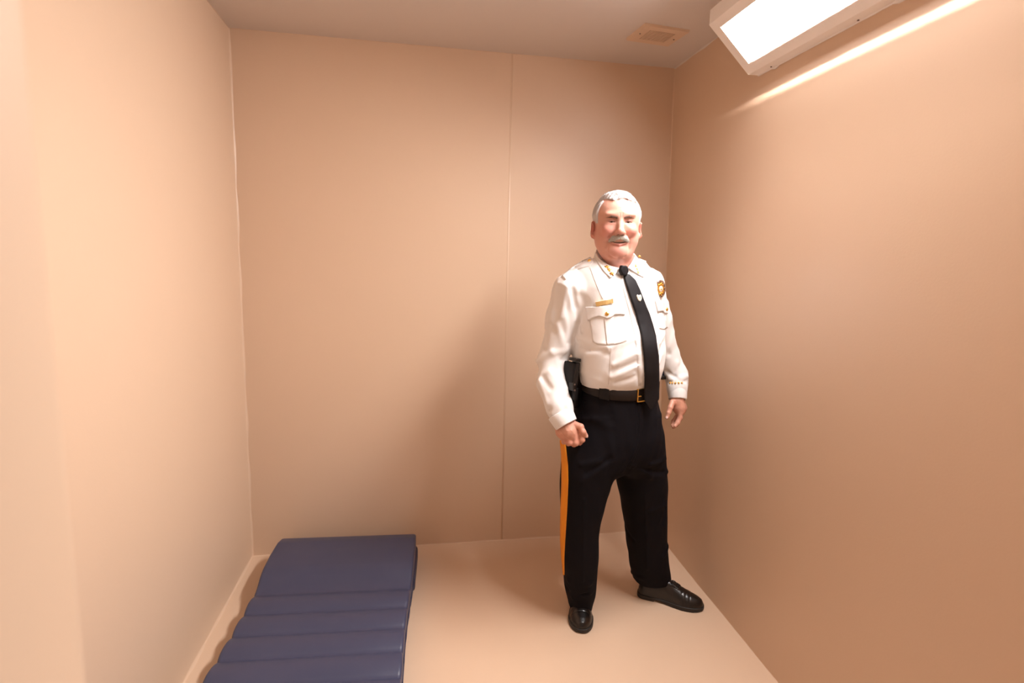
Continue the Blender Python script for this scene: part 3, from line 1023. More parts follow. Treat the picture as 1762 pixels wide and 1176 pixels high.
# skin colour: redder cheeks, nose, ears and lips, plus shade painted into lid creases and nostrils
q = toh(V.astype(np.float32)); qa = q.copy(); qa[:, 0] = np.abs(qa[:, 0])
base = np.tile(np.array([.68, .37, .285]), (len(V), 1))
def paint(c, wgt):
    global base
    base = base*(1-wgt[:, None])+np.array(c)*wgt[:, None]
g_ = lambda c, r, P=None: np.exp(-((((qa if P is None else P)-np.array(c))/np.array(r))**2).sum(1))
inh = np.linalg.norm(q, axis=1) < .2
paint((.62, .20, .165), .85*g_((.047, .055, -.034), (.030, .04, .028))*inh)
paint((.66, .24, .19), .55*g_((0, .10, -.038), (.018, .02, .018))*inh)
paint((.52, .13, .10), .85*g_((.095, -.008, -.027), (.014, .03, .045))*inh)
paint((.60, .24, .18), .55*g_((0, .0, -.135), (.08, .09, .035))*inh)
paint((.60, .25, .19), .45*g_((.07, .01, -.06), (.03, .05, .05))*inh)
paint((.74, .32, .29), .6*g_((0, .07, -.108), (.032, .03, .022))*inh)
paint((.55, .17, .15), .8*g_((0, .078, -.084), (.028, .016, .0050))*inh)
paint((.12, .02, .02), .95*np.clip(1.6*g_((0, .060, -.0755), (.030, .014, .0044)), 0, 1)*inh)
paint((.26, .09, .07), .8*g_((.0315, .075, .0060), (.017, .012, .0030))*inh)  # crease shade painted above the eye
paint((.34, .13, .10), .7*g_((.0315, .075, -.0105), (.018, .012, .0022))*inh)  # crease shade painted below the eye
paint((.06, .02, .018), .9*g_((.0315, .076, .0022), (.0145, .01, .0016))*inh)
paint((.18, .05, .04), .9*g_((.0068, .092, -.049), (.0035, .006, .0030))*inh)  # nostril shade painted into the colour
hd = V[:, 2] < 1.0
nz_ = np.sin(V[:, 0]*300+V[:, 2]*190)*np.sin(V[:, 1]*260-V[:, 2]*240)
base[hd] = np.array([.66, .33, .235])*(1+.06*nz_[hd, None])
for H in (RH, LH):
    for fg in H['fingers']:
        for (a, ra) in fg[:3]:
            dd = np.linalg.norm(V-a, axis=1)
            w_ = np.exp(-(dd/(ra*1.2))**2)*.45
            base = base*(1-w_[:, None])+np.array([.58, .23, .17])*w_[:, None]
ca = body.data.color_attributes.new('skin_col', 'FLOAT_COLOR', 'POINT')
if len(body.data.vertices) == len(V):
    ca.data.foreach_set('color', np.concatenate([base, np.ones((len(V), 1))], 1).astype(np.float32).ravel())

# eyes
for e in EYE:
    bm = bmesh.new()
    bmesh.ops.create_uvsphere(bm, u_segments=28, v_segments=24, radius=.0119)
    me = bpy.data.meshes.new('eye'); bm.to_mesh(me); bm.free()
    me.materials.append(M['eye']); me.materials.append(M['iris'])
    ce = fromh(e)
    look = nrm(CP-ce+np.array([.12, 0, -.05]))
    for p_ in me.polygons:                 # the pole of the ball is the iris
        if Vector(p_.center).normalized().z > math.cos(.43):
            p_.material_index = 1
    lx_ = nrm(np.cross([0, 0, 1.], look)); ly_ = np.cross(look, lx_)
    me.transform(basis_matrix((0, 0, 0), lx_, ly_, look))
    me.transform(Matrix.Translation(tuple(ce-np.array(person.location))))
    o = bpy.data.objects.new('eye', me); C.objects.link(o); o.parent = person
    me.polygons.foreach_set('use_smooth', [True]*len(me.polygons))
# teeth
v_, f_ = tube_mesh([fromh((u_, .0735-u_*u_*14, -.0742+7*u_*u_)) for u_ in lin(-.019, .019, 9)], .0024, 8)
child('teeth', (v_, f_), 'teeth')

# hair: cap grown over the skull plus strands
def d_hair(p):
    q = toh(p)
    u, w, v = q[:, 0], q[:, 1], q[:, 2]
    au = np.abs(u)
    sk_ = sdf_ell(q, (0, -.022, .030), (.0835, .098, .082))
    sk_ = smin(sk_, sdf_ell(q, (0, .004, .018), (.0785, .080, .076)), .03)
    th = .0030+.0065*np.clip((v-.085-.2*np.clip(w, -.1, .1)*0)/.03, 0, 1)+.003*np.clip(-w/.05, 0, 1)+.0016*np.sin(u*240+w*90)*np.sin(w*210+v*60)+.0015*np.sin(u*90-w*130)
    th = np.where(v < .05, th*(.45+.55*np.clip((v+.04)/.09, 0, 1)), th)
    d = sk_-th
    # hairline: straight across the front with receding temples, down in front of the ears
    hl_ = .084+.004*np.sin(u*90+.6)-.25*np.clip(au-.045, 0, 1)
    front = hl_-v
    side = np.maximum(w-(.034-.3*np.clip(-v, 0, .03)), -.022-v)
    back = np.maximum(w+.018, -.085-v)
    side = np.maximum(side, .058-au)
    reg = np.minimum(np.minimum(front, side), back)
    return smax(d, reg, .004)
rg = .0024
V, Q = surface_net(d_hair, np.arange(hx-.13, hx+.13, rg), np.arange(hy-.13, hy+.15, rg), np.arange(FZ-.11, FZ+.15, rg))
Vh, Qh = V, Q
def strands(V, Q, fnN, n, dirfn, ln, r, lift, keep=None, curl=.25):
    cen_ = V[Q].mean(1)
    if keep is not None:
        m_ = keep(cen_); cen_ = cen_[m_]
    ix = rng.integers(0, len(cen_), n)
    P = cen_[ix]+rng.normal(0, rg*.4, (n, 3))
    N_ = grad(fnN, P, .003)
    D = dirfn(P)
    D = D+rng.normal(0, curl, D.shape)
    D = D-N_*(D*N_).sum(1, keepdims=True)
    D /= np.linalg.norm(D, axis=1, keepdims=True)+1e-9
    S_ = np.cross(D, N_)
    L = ln*(.6+.8*rng.random((n, 1)))
    vs, fs = [], []
    rows_ = []
    for t, rr, h in ((0, 1., -.0008), (.4, .9, lift*.75), (.75, .6, lift), (1., .12, lift*.8)):
        c_ = P+D*L*t+N_*h
        rows_.append(np.stack([c_+S_*r*rr, c_+N_*r*rr, c_-S_*r*rr], 1))
    A_ = np.stack(rows_, 1).reshape(-1, 3)         # n*4*3
    b_ = (np.arange(n)*12)[:, None]
    for s in range(3):
        for k_ in range(2):
            fs.append(b_+np.array([[s*3+k_, s*3+k_+1, s*3+3+k_+1, s*3+3+k_]]))
    return A_, np.concatenate(fs)
def hairdir(P):
    q = toh(P)
    top = np.clip((q[:, 2]-.05)/.04, 0, 1)[:, None]
    d1 = np.stack([.7*q[:, 0]/.08+.25, .9+0*q[:, 0], .0+0*q[:, 0]], 1)
    d2 = np.stack([.0*q[:, 0], -.35+0*q[:, 0], -1.+0*q[:, 0]], 1)
    return (d1*top+d2*(1-top))@HR.T
A_, Fh = strands(V, Q, d_hair, 8000, hairdir, .009, .00042, .0001, keep=lambda c: toh(c)[:, 2] > .025, curl=.13)
Vall = np.concatenate([V, A_]); Qall = np.concatenate([Q, Fh+len(V)])
child('hair', (Vall, Qall), 'hair')

def dh(p):
    return d_head_local(toh(p))
def tuft(name, segs, m, n, dirl, ln, r, lift, bump_r, mirror=True):
    def fn(p):
        q = toh(p)
        d = None
        for a, b, ra, rb in segs:
            for sg in ((1, -1) if mirror else (1,)):
                a2 = np.array([a[0]*sg, a[1], a[2]]); b2 = np.array([b[0]*sg, b[1], b[2]])
                c = sdf_cap(q, a2, b2, ra, rb)
                d = c if d is None else smin(d, c, .004)
        d = smax(d, d_head_local(q)-bump_r, .0015)
        return d+(.0006*np.sin(q[:, 0]*900+q[:, 2]*300) if mirror else 0)
    lo = np.min([fromh(a) for s in segs for sg in (1, -1) for a in ([s[0][0]*sg, s[0][1], s[0][2]], [s[1][0]*sg, s[1][1], s[1][2]])], 0)-.016
    hi = np.max([fromh(a) for s in segs for sg in (1, -1) for a in ([s[0][0]*sg, s[0][1], s[0][2]], [s[1][0]*sg, s[1][1], s[1][2]])], 0)+.016
    g_ = .0013
    V, Q = surface_net(fn, *[np.arange(lo[i], hi[i], g_) for i in range(3)])
    A_, Fh = strands(V, Q, fn, n, dirl, ln, r, lift, keep=lambda c: grad(fn, c, .002)@(CP-HO)/np.linalg.norm(CP-HO) > .1, curl=.22)
    child(name, (np.concatenate([V, A_]), np.concatenate([Q, Fh+len(V)])), m)
tuft('moustache', [((.003, .084, -.0560), (.019, .077, -.0600), .0085, .0085), ((.019, .077, -.0600), (.0315, .068, -.0670), .0085, .0055)], 'stache', 1100,
     lambda P: np.stack([np.sign(toh(P)[:, 0])*.75, .25+0*P[:, 0], -.75+0*P[:, 0]], 1)@HR.T, .0085, .00042, .0012, .0058)
for sg in (1, -1):
    tuft('eyebrow', [((.013*sg, .082, .0165), (.030*sg, .080, .0200), .0046, .0050), ((.030*sg, .080, .0200), (.048*sg, .070, .0165), .0048, .0032)], 'brow', 420,
         lambda P: np.stack([np.sign(toh(P)[:, 0])*1., 0*P[:, 0], .12+0*P[:, 0]], 1)@HR.T, .0042, .0003, .0003, .0018, mirror=False)
# fingernails that face the viewer
for H, i in ((RH, 4), (LH, 4)):
    a, ra = H['fingers'][i][-2]; b, rb = H['fingers'][i][-1]
    fx, fy = None, None
    dirf = nrm(b-a); tov = nrm(CP-b); N_ = nrm(tov-dirf*(tov@dirf))
    c_ = b+N_*(rb*.86)+dirf*.001
    me = bpy.data.meshes.new('fingernail'); bm = bmesh.new(); bmesh.ops.create_uvsphere(bm, u_segments=14, v_segments=8, radius=1)
    bm.to_mesh(me); bm.free()
    sd = np.cross(dirf, N_)
    me.transform(basis_matrix(c_-np.array(person.location), dirf*.0065, sd*.0052, N_*.0018))
    o = link('fingernail', me, M['nail'], person)

# ---------------------------------------------------------------- shirt
hh = .0036
xs = np.arange(.44, 1.28, hh); ys = np.arange(1.90, 2.38, hh); zs = np.arange(.80, 1.60, hh)
xs = axis([(.44, 1.28, hh)], .44, 1.28, hh)
V, Q = surface_net(d_shirt, xs, ys, zs)
shirt = child('shirt', (V, Q), 'shirt')

# cuffs: turned rings around the wrists
def cuff(a, b, ra, rb):
    a = np.array(a); b = np.array(b); t = nrm(b-a)
    u_ = nrm(np.cross(t, [0, 1, 0])); w_ = np.cross(t, u_)
    L = np.linalg.norm(b-a)
    prof_ = [(0, ra-.004), (.0, ra+.0005), (L*.06, ra+.002), (L*.5, (ra+rb)/2+.0022), (L*.94, rb+.002), (L, rb+.0008), (L, rb-.004), (L*.5, (ra+rb)/2-.004), (0.01, ra-.006)]
    n = 40; v, f = [], []
    for s, r in prof_:
        for k_ in range(n):
            an = 2*PI*k_/n
            rr = r*(1+.02*math.sin(3*an+1))
            v.append(a+t*s+(math.cos(an)*u_+math.sin(an)*w_*1.04)*rr)
    for i in range(len(prof_)-1):
        for k_ in range(n):
            f.append((i*n+k_, i*n+(k_+1) % n, (i+1)*n+(k_+1) % n, (i+1)*n+k_))
    return v, f
CUR = (W(963, 711, 2.052), W(974.5, 731.5, 2.030), .050, .0445)
CUL = (W(1165.5, 665, 2.222), W(1165.8, 687.5, 2.200), .0395, .0368)
for c_ in (CUR, CUL):
    child('cuff', cuff(*c_), 'cuff', shirt)

# collar band standing around the neck
cc = W(1060.5, 452, 2.115)
n = 56; v, f = [], []
for side_ in ((1,), (-1,)):
    pass
def ring_pts(r, ztop):
    return [(cc+np.array([r*math.cos(2*PI*k_/n)*1.04, r*math.sin(2*PI*k_/n)*1.0, 0]), 2*PI*k_/n) for k_ in range(n)]
def collar_z(an, top):
    s = math.sin(an)       # -1 front, +1 back
    front = (1-s)/2
    z_t = W(1060, 424, 2.115)[2]*(1-front**1.2)+W(1060, 462, 2.03)[2]*front**1.2
    return z_t if top else z_t-.050
for (r, top, dz) in ((.072, 0, 0), (.0765, 1, -.004), (.0775, 1, 0), (.0795, 1, .0012), (.0815, 1, -.001), (.0825, 1, -.006), (.094, 0, 0)):
    for p_, an in ring_pts(r, 0):
        v.append(np.array([p_[0], p_[1], collar_z(an, top)+dz]))
for i in range(6):
    for k_ in range(n):
        f.append((i*n+k_, i*n+(k_+1) % n, (i+1)*n+(k_+1) % n, (i+1)*n+k_))
collar = child('collar', (v, f), 'cuff', shirt)
d_col = lambda p: smin(smin(d_shirt(p), sdf_cap(p, cc+np.array([0, .01, .035]), cc+np.array([0, 0, -.06]), .078, .092), .012), sdf_cap(p, W(1072, 463, 2.03), W(1076, 470, 2.03), .010, .010), .02)
# collar leaves
child('collar_leaf', patch([(1026, 435), (1031, 444), (1042, 455), (1055, 462), (1066, 463.5)], [(1025, 446), (1031, 457), (1040, 469), (1050.5, 479.5), (1066, 466)], d_col, .002, .003, 22, 10), 'cuff', shirt)
child('collar_leaf', patch([(1080, 461), (1086, 453), (1090, 446), (1092, 442)], [(1082, 463), (1096, 472), (1107.5, 479), (1101, 458), (1095, 444)], d_col, .002, .003, 22, 10), 'cuff', shirt)
# shoulder straps
child('shoulder_strap', patch([(1016.5, 444), (1003, 450), (985, 461), (967, 476)], [(1021, 451), (1016, 458), (994, 464), (973, 482)], d_shirt, .001, .003, 20, 8), 'cuff', shirt)
child('shoulder_strap', patch([(1099, 446.5), (1105, 448.5), (1111, 451)], [(1099, 450), (1105, 453), (1110, 456)], d_shirt, .001, .003, 16, 7), 'cuff', shirt)
# pockets: bag, box pleat, scalloped flap
child('pocket', patch([(1013, 545), (1043, 541), (1075, 541)], [(1020, 589), (1028, 593.5), (1048, 595), (1066, 592), (1079, 587)], d_shirt, .000, .0010, 22, 14), 'shirt', shirt)
child('pocket_pleat', patch([(1038.5, 545), (1055, 545)], [(1044, 594), (1059, 593)], d_shirt, .0006, .0016, 8, 12), 'shirt', shirt)
child('pocket_flap', patch([(1008.5, 529), (1040, 526.5), (1073, 523.5)], [(1012.5, 552.5), (1022, 547.5), (1031, 544.5), (1038, 546.5), (1045, 549.5), (1051, 546.5), (1057, 542.5), (1066, 541.5), (1075, 542.5)], d_shirt, .003, .003, 30, 9), 'shirt', shirt)
child('pocket', patch([(1131, 535), (1140, 538), (1147, 537)], [(1134, 566), (1142, 568), (1149, 564)], d_shirt, .000, .0010, 10, 10), 'shirt', shirt)
child('pocket_flap', patch([(1125.5, 515), (1135, 518), (1145, 520)], [(1131, 537.5), (1135, 536.5), (1139, 536), (1143, 539.5), (1147.5, 540.5)], d_shirt, .003, .003, 18, 8), 'cuff', shirt)
# front placket
child('placket', patch([(1068, 478), (1072, 500), (1083, 540), (1091, 575), (1096, 610), (1098, 665)], [(1086, 478), (1095, 500), (1108, 540), (1118, 575), (1122, 610), (1124, 660)], d_shirt, -.001, .0014, 30, 6), 'shirt', shirt)
# pressed crease lines above and below the pocket, their shade painted as darker strips
child('crease_line', patch([(1015, 461), (1022, 480), (1030, 500), (1037, 515)], [(1016, 461), (1023, 480), (1031, 500), (1038, 515)], d_shirt, -.0006, .0012, 20, 3), 'crease_line', shirt)
child('crease_line', patch([(1051, 597), (1049.5, 625), (1046.5, 662)], [(1051.9, 597), (1050.4, 625), (1047.4, 662)], d_shirt, -.0006, .0012, 16, 3), 'crease_line', shirt)
# gold buttons
def button(px, py, s=1., sc=(1, 1)):
    return disc_on(d_shirt, px, py, [(.0062*s, .002), (.0068*s, .0065), (.0060*s, .0080), (.0035*s, .0092), (.001*s, .0094)], 18, sc)
for px, py, s, sc in ((1014.5, 450.5, 1., (1, 1)), (1044.5, 540.5, 1.15, (1, 1)), (1145.5, 532.5, 1.1, (1, 1)), (1099.5, 443.5, .8, (1, 1))):
    child('button', button(px, py, s, sc), 'gold', shirt, label='domed gold button')
# collar and cuff stars
for px, py, r in ((1044, 461.2, .0098), (1048.3, 466.8, .0098), (1052.5, 472.4, .0098), (1091.8, 457.8, .0062), (1094, 463.6, .0062), (1095.8, 469.6, .0062)):
    child('collar_star', disc_on(d_col, px, py, [(r, .004), (r, .0085), (r*.25, .0100)], pts=STAR), 'gold', shirt, False, label='gold star pin')
d_cufl = lambda p: np.minimum(d_shirt(p), sdf_cap(p, CUL[0], CUL[1], .040, .037))
for px in (1153.5, 1157.5, 1162.3, 1167.8, 1173):
    child('sleeve_star', disc_on(d_shirt, px, 659.4, [(.0052, .0), (.0052, .003), (.002, .0042)], pts=STAR), 'goldflat', shirt, False, label='embroidered gold star')
# name plate, badge
child('name_plate', patch([(1025.3, 520.3), (1054.6, 514.8)], [(1026.8, 527.8), (1055, 522)], d_shirt, .004, .003, 10, 4), 'plate', shirt, False, label='brushed gold name plate')
bx, by = 1135.3, 497
Pb = hits([bx], [by], d_shirt)[0]; Nb = grad(d_shirt, [Pb], .02)[0]
Nb = nrm(Nb+.45*nrm(CP-Pb)); Pb = Pb+.007*nrm(CP-Pb); bup = nrm(np.array([-.30, 0, 1.])-Nb*(Nb@np.array([-.30, 0, 1.]))); brt = np.cross(bup, Nb)
def oval(sx, sy, h0, h1, n=36, dx=0, dy=0, pts=None, inner=None):
    v, f = [], []
    base_ = pts or [(math.cos(2*PI*k_/n), math.sin(2*PI*k_/n)) for k_ in range(n)]
    n = len(base_)
    for h, s in ((h0, 1.), (h1-.0008, 1.), (h1, .93)):
        for x, y in base_:
            v.append(Pb+Nb*h+brt*(x*sx*s+dx)+bup*(y*sy*s+dy))
    for i in range(2):
        for k_ in range(n):
            f.append((i*n+k_, i*n+(k_+1) % n, (i+1)*n+(k_+1) % n, (i+1)*n+k_))
    f.append(tuple(range(2*n, 3*n)))
    return v, f
badge = child('badge', oval(.0275, .0385, -.004, .0045), 'silver', label='oval silver and gold badge')
child('badge_field', oval(.0238, .0345, .004, .0056), 'enamel', badge, label='dark ring of the badge')
RAY = [((1 if k_ % 2 == 0 else .72)*math.cos(2*PI*k_/24), (1 if k_ % 2 == 0 else .72)*math.sin(2*PI*k_/24)) for k_ in range(24)]
child('badge_sunburst', oval(.0215, .0315, .005, .0070, pts=RAY), 'gold', badge, False, label='gold rayed badge centre')
child('badge_seal', oval(.0095, .0120, .006, .0090), 'ivory', badge, label='pale enamel seal')
child('badge_emblem', oval(.0050, .0075, .008, .0098, pts=STAR), 'plate', badge, label='small gold emblem')
for k_ in range(10):
    an = 2*PI*k_/10
    child('badge_bead', oval(.0018, .0018, .005, .0066, 8, dx=.0223*math.cos(an), dy=.0322*math.sin(an)), 'silver', badge)
for dy_ in (.019, -.019):
    child('badge_ribbon', oval(.012, .0036, .006, .0088, dy=dy_), 'gold', badge)

# ---------------------------------------------------------------- trousers
hh = .0042
V, Q = surface_net(d_trouser, np.arange(.54, 1.26, hh), np.arange(1.90, 2.42, hh), np.arange(.0, 1.10, hh))
trousers = child('trousers', (V, Q), 'trouser')
child('stripe', patch([(963.8, 758), (965.8, 780), (966.6, 800), (966.6, 830), (965.3, 870), (964.4, 900), (964.2, 930), (966.3, 960), (969.3, 990)],
                      [(972.3, 758), (975.2, 780), (977.4, 800), (978, 830), (976.4, 870), (974.6, 900), (972.6, 930), (971, 960), (971.2, 990)], d_trouser, .0005, .0015, 60, 5), 'stripe', trousers, label='broad gold side stripe')
child('stripe', patch([(985, 673), (982, 690)], [(988, 673), (985, 690)], d_trouser, .0005, .0015, 10, 4), 'stripe', trousers, label='gold side stripe showing at the hip')
child('fly', patch([(1098, 694), (1100, 730), (1094, 768), (1078, 806)], [(1106, 694), (1107, 730), (1101, 770), (1084, 808)], d_trouser, -.001, .002, 20, 5), 'trouser', trousers)
for a_ in (((1006, 690), (1001, 712), (994, 742)), ):
    child('pocket_edge', patch(a_, [(x+2.0, y) for x, y in a_], d_trouser, -.001, .002, 16, 4), 'trouser', trousers)

# ---------------------------------------------------------------- belt
def belt_z(u):           # u = sideways coordinate, the belt rides lower under the belly
    return 0
zf = W(1094, 680.5, 2.0)[2]; zsid = W(1000, 655, 2.10)[2]
def ring_belt(z_off, h, grow, n=90, a0=0., a1=2*PI, th=.0035, e=2.3):
    v, f = [], []
    closed = abs(a1-a0-2*PI) < 1e-6
    for k_ in range(n+(0 if closed else 1)):
        an = a0+(a1-a0)*k_/n
        fr = (1-math.sin(an))/2
        zc = zsid+(zf-zsid)*fr**1.4 + z_off
        for dz, g in ((-h/2, grow), (-h/2+.003, grow+th), (h/2-.003, grow+th), (h/2, grow), (h/2, grow-.006), (-h/2, grow-.006)):
            cx_, cy_, A2, B2 = [float(x) for x in hips.at(zc)[:4]]
            A2 += g; B2 += g
            c_, s_ = math.cos(an), math.sin(an)
            k2 = (abs(c_)**e+abs(s_)**e)**(-1/e)
            lx, ly = A2*c_*k2, B2*s_*k2
            v.append(np.array([cx_+lx*hips.c-ly*hips.s, cy_+lx*hips.s+ly*hips.c, zc+dz]))
    m_ = n if closed else n
    for k_ in range(m_):
        j = (k_+1) % n if closed else k_+1
        for i in range(6):
            f.append((k_*6+i, k_*6+(i+1) % 6, j*6+(i+1) % 6, j*6+i))
    if not closed:
        f.append((0, 1, 2, 3, 4, 5)); f.append(tuple(n*6+i for i in range(6))[::-1])
    return v, f
belt = child('belt', ring_belt(0, .044, .008), 'belt')
child('waistband', ring_belt(.026, .026, .004), 'trouser', trousers)
def ang_at(px, py):
    # angle of a pixel on the waist
    best = None
    for k_ in range(360):
        an = PI+PI*k_/360
        vv, _ = ring_belt(0, .04, .008, 1, an, an+.001)
        p = vv[1]; dd = p-CP
        x_ = 881+FOC*(dd@CR)/(dd@CF)
        if best is None or abs(x_-px) < best[0]:
            best = (abs(x_-px), an)
    return best[1]
aK0, aK1 = ang_at(1031, 670), ang_at(1048, 675)
child('belt_keeper', ring_belt(0, .050, .0115, 8, aK0, aK1), 'keeper', belt, label='black belt keeper')
child('belt_keeper', ring_belt(0, .050, .0115, 6, ang_at(997, 655), ang_at(1001, 655)), 'keeper', belt, label='black belt keeper')
aB = ang_at(1096, 680); aB2 = ang_at(1113, 682)
child('buckle', ring_belt(0, .052, .0125, 4, aB, aB+.022, .003), 'gold', belt, False, label='gold buckle frame')
for dz in (-.0245, .0245):
    child('buckle', ring_belt(dz, .0035, .0125, 6, aB, aB2, .003), 'gold', belt, False, label='gold buckle bar')
child('buckle_prong', ring_belt(-.003, .003, .014, 4, aB, aB+.10, .0025), 'gold', belt, False, label='gold buckle prong')
for a_ in (aK0-.35, aK0-.1, aK1+.3):
    pass

# ---------------------------------------------------------------- tie
def d_tie(p):
    d = smin(d_shirt(p), d_trouser(p), .03)
    top = W(1090, 628, 1.93); bot = W(1118, 706, 1.955)
    return smin(d, sdf_cap(p, W(1105, 600, 2.05), W(1112, 716, 2.075), .075, .075), .03)
KN = W(1073, 466, 2.017)
tie = child('tie', patch([(1072, 474), (1075, 487), (1079, 500), (1092, 538), (1102, 576), (1107, 612), (1108.5, 650), (1108, 688), (1119.5, 705)],
                         [(1081, 474), (1091, 483), (1099, 499), (1115, 542), (1126, 580), (1131, 612), (1131.5, 650), (1131.5, 686), (1120.5, 705)], d_tie, .006, .0035, 70, 9, smooth_y=False), 'tie', label='long black tie')
def d_knot(p):
    q = p-KN
    # frustum-like knot
    u_ = q@np.array([.95, .30, 0]); w_ = q@np.array([.30, -.95, 0]); v_ = q[:, 2]
    # axis leaning
    u_ = u_-.10*(-v_)
    hw_ = np.interp(v_, [-.021, -.003, .005, .020], [.0085, .0195, .0195, .0110])
    d1 = np.abs(u_)-hw_
    d2 = np.abs(v_+.06*u_)-.0195
    d3 = np.abs(w_)-.011+.12*np.abs(u_)
    return smax(smax(d1*.9, d2, .003), d3, .006)
V, Q = surface_net(d_knot, np.arange(KN[0]-.05, KN[0]+.05, .0016), np.arange(KN[1]-.05, KN[1]+.05, .0016), np.arange(KN[2]-.05, KN[2]+.05, .0016))
child('knot', (V, Q), 'tie', tie)
SH = [(-.9, .55), (-.55, .95), (0, .72), (.55, .95), (.9, .55), (.8, -.2), (.45, -.75), (0, -1.), (-.45, -.75), (-.8, -.2)]
child('tie_pin', disc_on(d_tie, 1096.7, 514, [(.0135, .006), (.0135, .012), (.0115, .0135)], pts=SH), 'ivory', tie, False, label='ivory shield tie pin')
child('tie_pin_emblem', disc_on(d_tie, 1097, 514, [(.0032, .012), (.0032, .0142), (.001, .0146)], 10), 'gold', tie, label='tiny gold emblem')

# ---------------------------------------------------------------- holstered sidearm on his right hip
def obox(name, px, py, Y, sx, sy, sz, lean, yaw, m, parent, bev=.004, taper=1.):
    c_ = W(px, py, Y)
    me = box_mesh(sx, sy, sz, bev, 3, name)
    for vv in me.vertices:
        t = (vv.co.z/sz+.5)
        k_ = taper+(1-taper)*t
        vv.co.x *= k_; vv.co.y *= k_
    R_ = Matrix.Rotation(yaw, 4, 'Z')@Matrix.Rotation(lean, 4, 'Y')
    me.transform(Matrix.Translation(tuple(c_-np.array(person.location)))@R_)
    o = link(name, me, M[m], parent)
    return o
hol = obox('holster', 985, 668, 2.12, .040, .085, .150, math.radians(3), math.radians(25), 'gun', person, .008, .85)
hol['label'] = 'black belt holster holding a sidearm'
g1 = obox('grip', 987.5, 648, 2.065, .021, .036, .115, math.radians(8), math.radians(28), 'gun', hol, .007)
g2 = obox('magazine_base', 989.5, 619, 2.063, .026, .042, .013, math.radians(8), math.radians(28), 'gun', hol, .003)
g3 = obox('retention_strap', 981, 640, 2.08, .022, .060, .080, math.radians(6), math.radians(28), 'keeper', hol, .006)
for yy_ in (662, 672):
    v_, f_ = disc_on(lambda p: sdf_cap(p, W(988, 650, 2.055), W(988, 690, 2.06), .016, .016), 989, yy_, [(.0035, .001), (.0035, .003), (.002, .004)], 10)
    child('rivet', (v_, f_), 'screw', hol)
obox('belt_clip', 989, 678, 2.06, .020, .020, .050, math.radians(3), math.radians(28), 'keeper', hol, .004)
# pouch on the other hip
po = obox('pouch', 1139, 638, 2.265, .032, .050, .062, math.radians(-4), math.radians(10), 'pouch', person, .006, .92)
po['label'] = 'navy pouch worn at the back of the hip'
obox('pouch_flap', 1139, 648, 2.262, .036, .054, .018, math.radians(-4), math.radians(10), 'gun', po, .004)

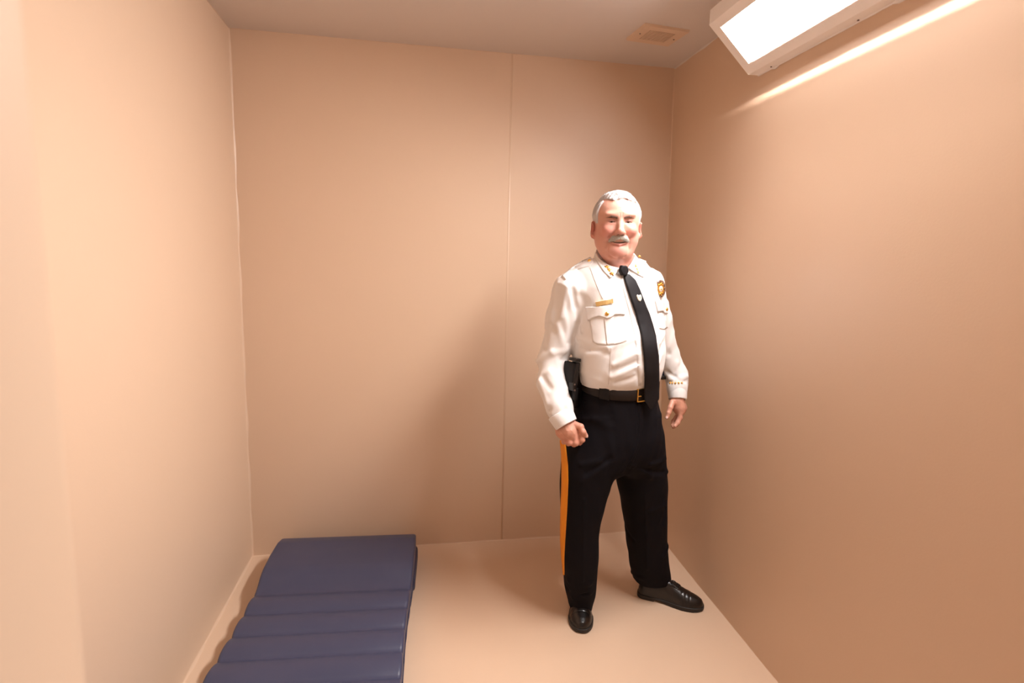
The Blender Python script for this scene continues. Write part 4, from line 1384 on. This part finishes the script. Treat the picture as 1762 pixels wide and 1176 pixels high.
# ---------------------------------------------------------------- shoes
def shoe(toe, heel_dir_az, L, name, label, laces=True):
    toe = np.array([toe[0], toe[1], 0.])
    fw = np.array([math.sin(heel_dir_az), -math.cos(heel_dir_az), 0.])      # heel -> toe
    lt = np.array([-fw[1], fw[0], 0.])
    heel = toe-fw*L
    k = L/.29
    S_ = np.array([0, .006, .02, .045, .08, .12, .16, .20, .235, .262, .28, .290])*k
    Wd = np.array([.006, .020, .030, .0345, .034, .034, .041, .0475, .048, .040, .026, .004])*1.04
    Ht = np.array([.02, .048, .062, .070,   .078, .081, .073, .056, .043, .034, .026, .010])
    Cn = np.array([0, 0, 0, 0, 0, .001, .002, .002, .001, 0, 0, 0])
    R3 = np.stack([fw, lt, np.array([0, 0, 1.])], 1)
    def loc(p):
        return (p-heel)@R3
    def d_up(p):
        q = loc(p); s, t, z = q[:, 0], q[:, 1], q[:, 2]
        w_ = outw(s)+.0006; h_ = np.interp(s, S_, Ht)
        zz_ = (z-.018)/h_
        wz = w_*(1-.18*np.clip(zz_, 0, 1))
        qq = (np.abs(t/wz)**2.5+np.abs(zz_)**2.5)**(1/2.5)
        d = (qq-1)*np.minimum(w_, h_)*.8
        d = smax(d, .016-z, .003)
        d = smax(d, np.maximum(-s, s-L), .004)
        # cap line and facing edges as fine grooves, flex creases
        d = d+.0012*np.exp(-((s-.232*k)/.0016)**2)*(z > .02)
        d = d+.0008*np.exp(-((s-.212*k+.08*t)/.004)**2)+.0007*np.exp(-((s-.200*k-.1*t)/.0035)**2)
        d = d-.0016*((np.abs(t) < .020) & (s < .184*k) & (s > .12*k))
        return d
    def d_sole(p):
        q = loc(p); s, t, z = q[:, 0], q[:, 1], q[:, 2]
        w_ = outw((s+.004)*L/(L+.008))+.0045*(1-np.clip((s-L)/.004, 0, 1))
        d = np.maximum(np.abs(t)-w_, np.maximum(-s-.004, s-L-.004))
        top = z-.019; bot = -z
        arch = (s > .078*k) & (s < .150*k)
        lift = np.where(s < .078*k, 0, np.where(arch, .010-.010*np.clip((s-.105*k)/(.045*k), 0, 1), 0))
        lift = np.where(s > .25*k, (s-.25*k)*.10, lift)
        return smax(smax(d, top, .003), lift-z, .001)
    def outw(s):
        w_ = np.interp(s, S_[3:9], Wd[3:9])
        a_ = .195*k; w_ = np.where(s > a_, Wd[7]*np.sqrt(np.clip(1-(np.clip(s-a_, 0, 1)/(L-a_))**2.25, 0, 1)), w_)
        return np.where(s < .035*k, Wd[3]*np.sqrt(np.clip(1-(np.clip(.035*k-s, 0, 1)/(.035*k))**2.3, 0, 1)), w_)
    lo = np.minimum(toe, heel)-np.array([.07, .07, .01]); hi = np.maximum(toe, heel)+np.array([.07, .07, .13])
    g_ = .0022
    V, Q = surface_net(d_up, *[np.arange(lo[i], hi[i], g_) for i in range(3)])
    sh = child(name, (V, Q), 'leather', label=label)
    V, Q = surface_net(d_sole, *[np.arange(lo[i]-.0007, hi[i], g_) for i in range(3)])
    child('sole', (V, Q), 'sole', sh)
    def onsurf(s, t):
        z = np.linspace(.14, .02, 160)
        P_ = heel+fw*s+lt*t+np.outer(z, [0, 0, 1.])
        d = d_up(P_)
        i = np.argmax(d < 0)
        return P_[i]
    for j, s in enumerate((.146, .158, .170, .180)):
        pts = [onsurf(s*k+.003*(t > 0), t)+np.array([0, 0, .0014]) for t in lin(-.014, .014, 9)]
        v_, f_ = tube_mesh(pts, .0017, 6)
        child('lace', (v_, f_), 'keeper', sh)
    for sg in (1, -1):
        c_ = onsurf(.148*k, .004*sg)
        pts = [onsurf(min((.148+.007*(1-math.cos(a)))*k, .18*k), sg*(.004+.015*math.sin(a)))+np.array([0, 0, .0022+.0012*math.sin(a)]) for a in lin(0, PI, 12)]
        v_, f_ = tube_mesh(pts, .0016, 6)
        child('lace_bow', (v_, f_), 'keeper', sh)
    # eyelet facings
    for sg in (1, -1):
        pts = [onsurf(s*k, sg*.016)+np.array([0, 0, .0006]) for s in lin(.136, .186, 8)]
        v_, f_ = tube_mesh(pts, .0016, 6)
        child('facing', (v_, f_), 'leather', sh)
    return sh
rt = CP+ray(1001, 1091)*(-CAMZ/ray(1001, 1091)[2])
shoe(rt, math.radians(-14), .30, 'shoe', 'black cap-toe dress shoe pointing at the viewer')
ltp = CP+ray(1210, 1045)*((.012-CAMZ)/ray(1210, 1045)[2])
shoe(ltp, math.radians(57), .288, 'shoe', 'black dress shoe turned towards the right wall')
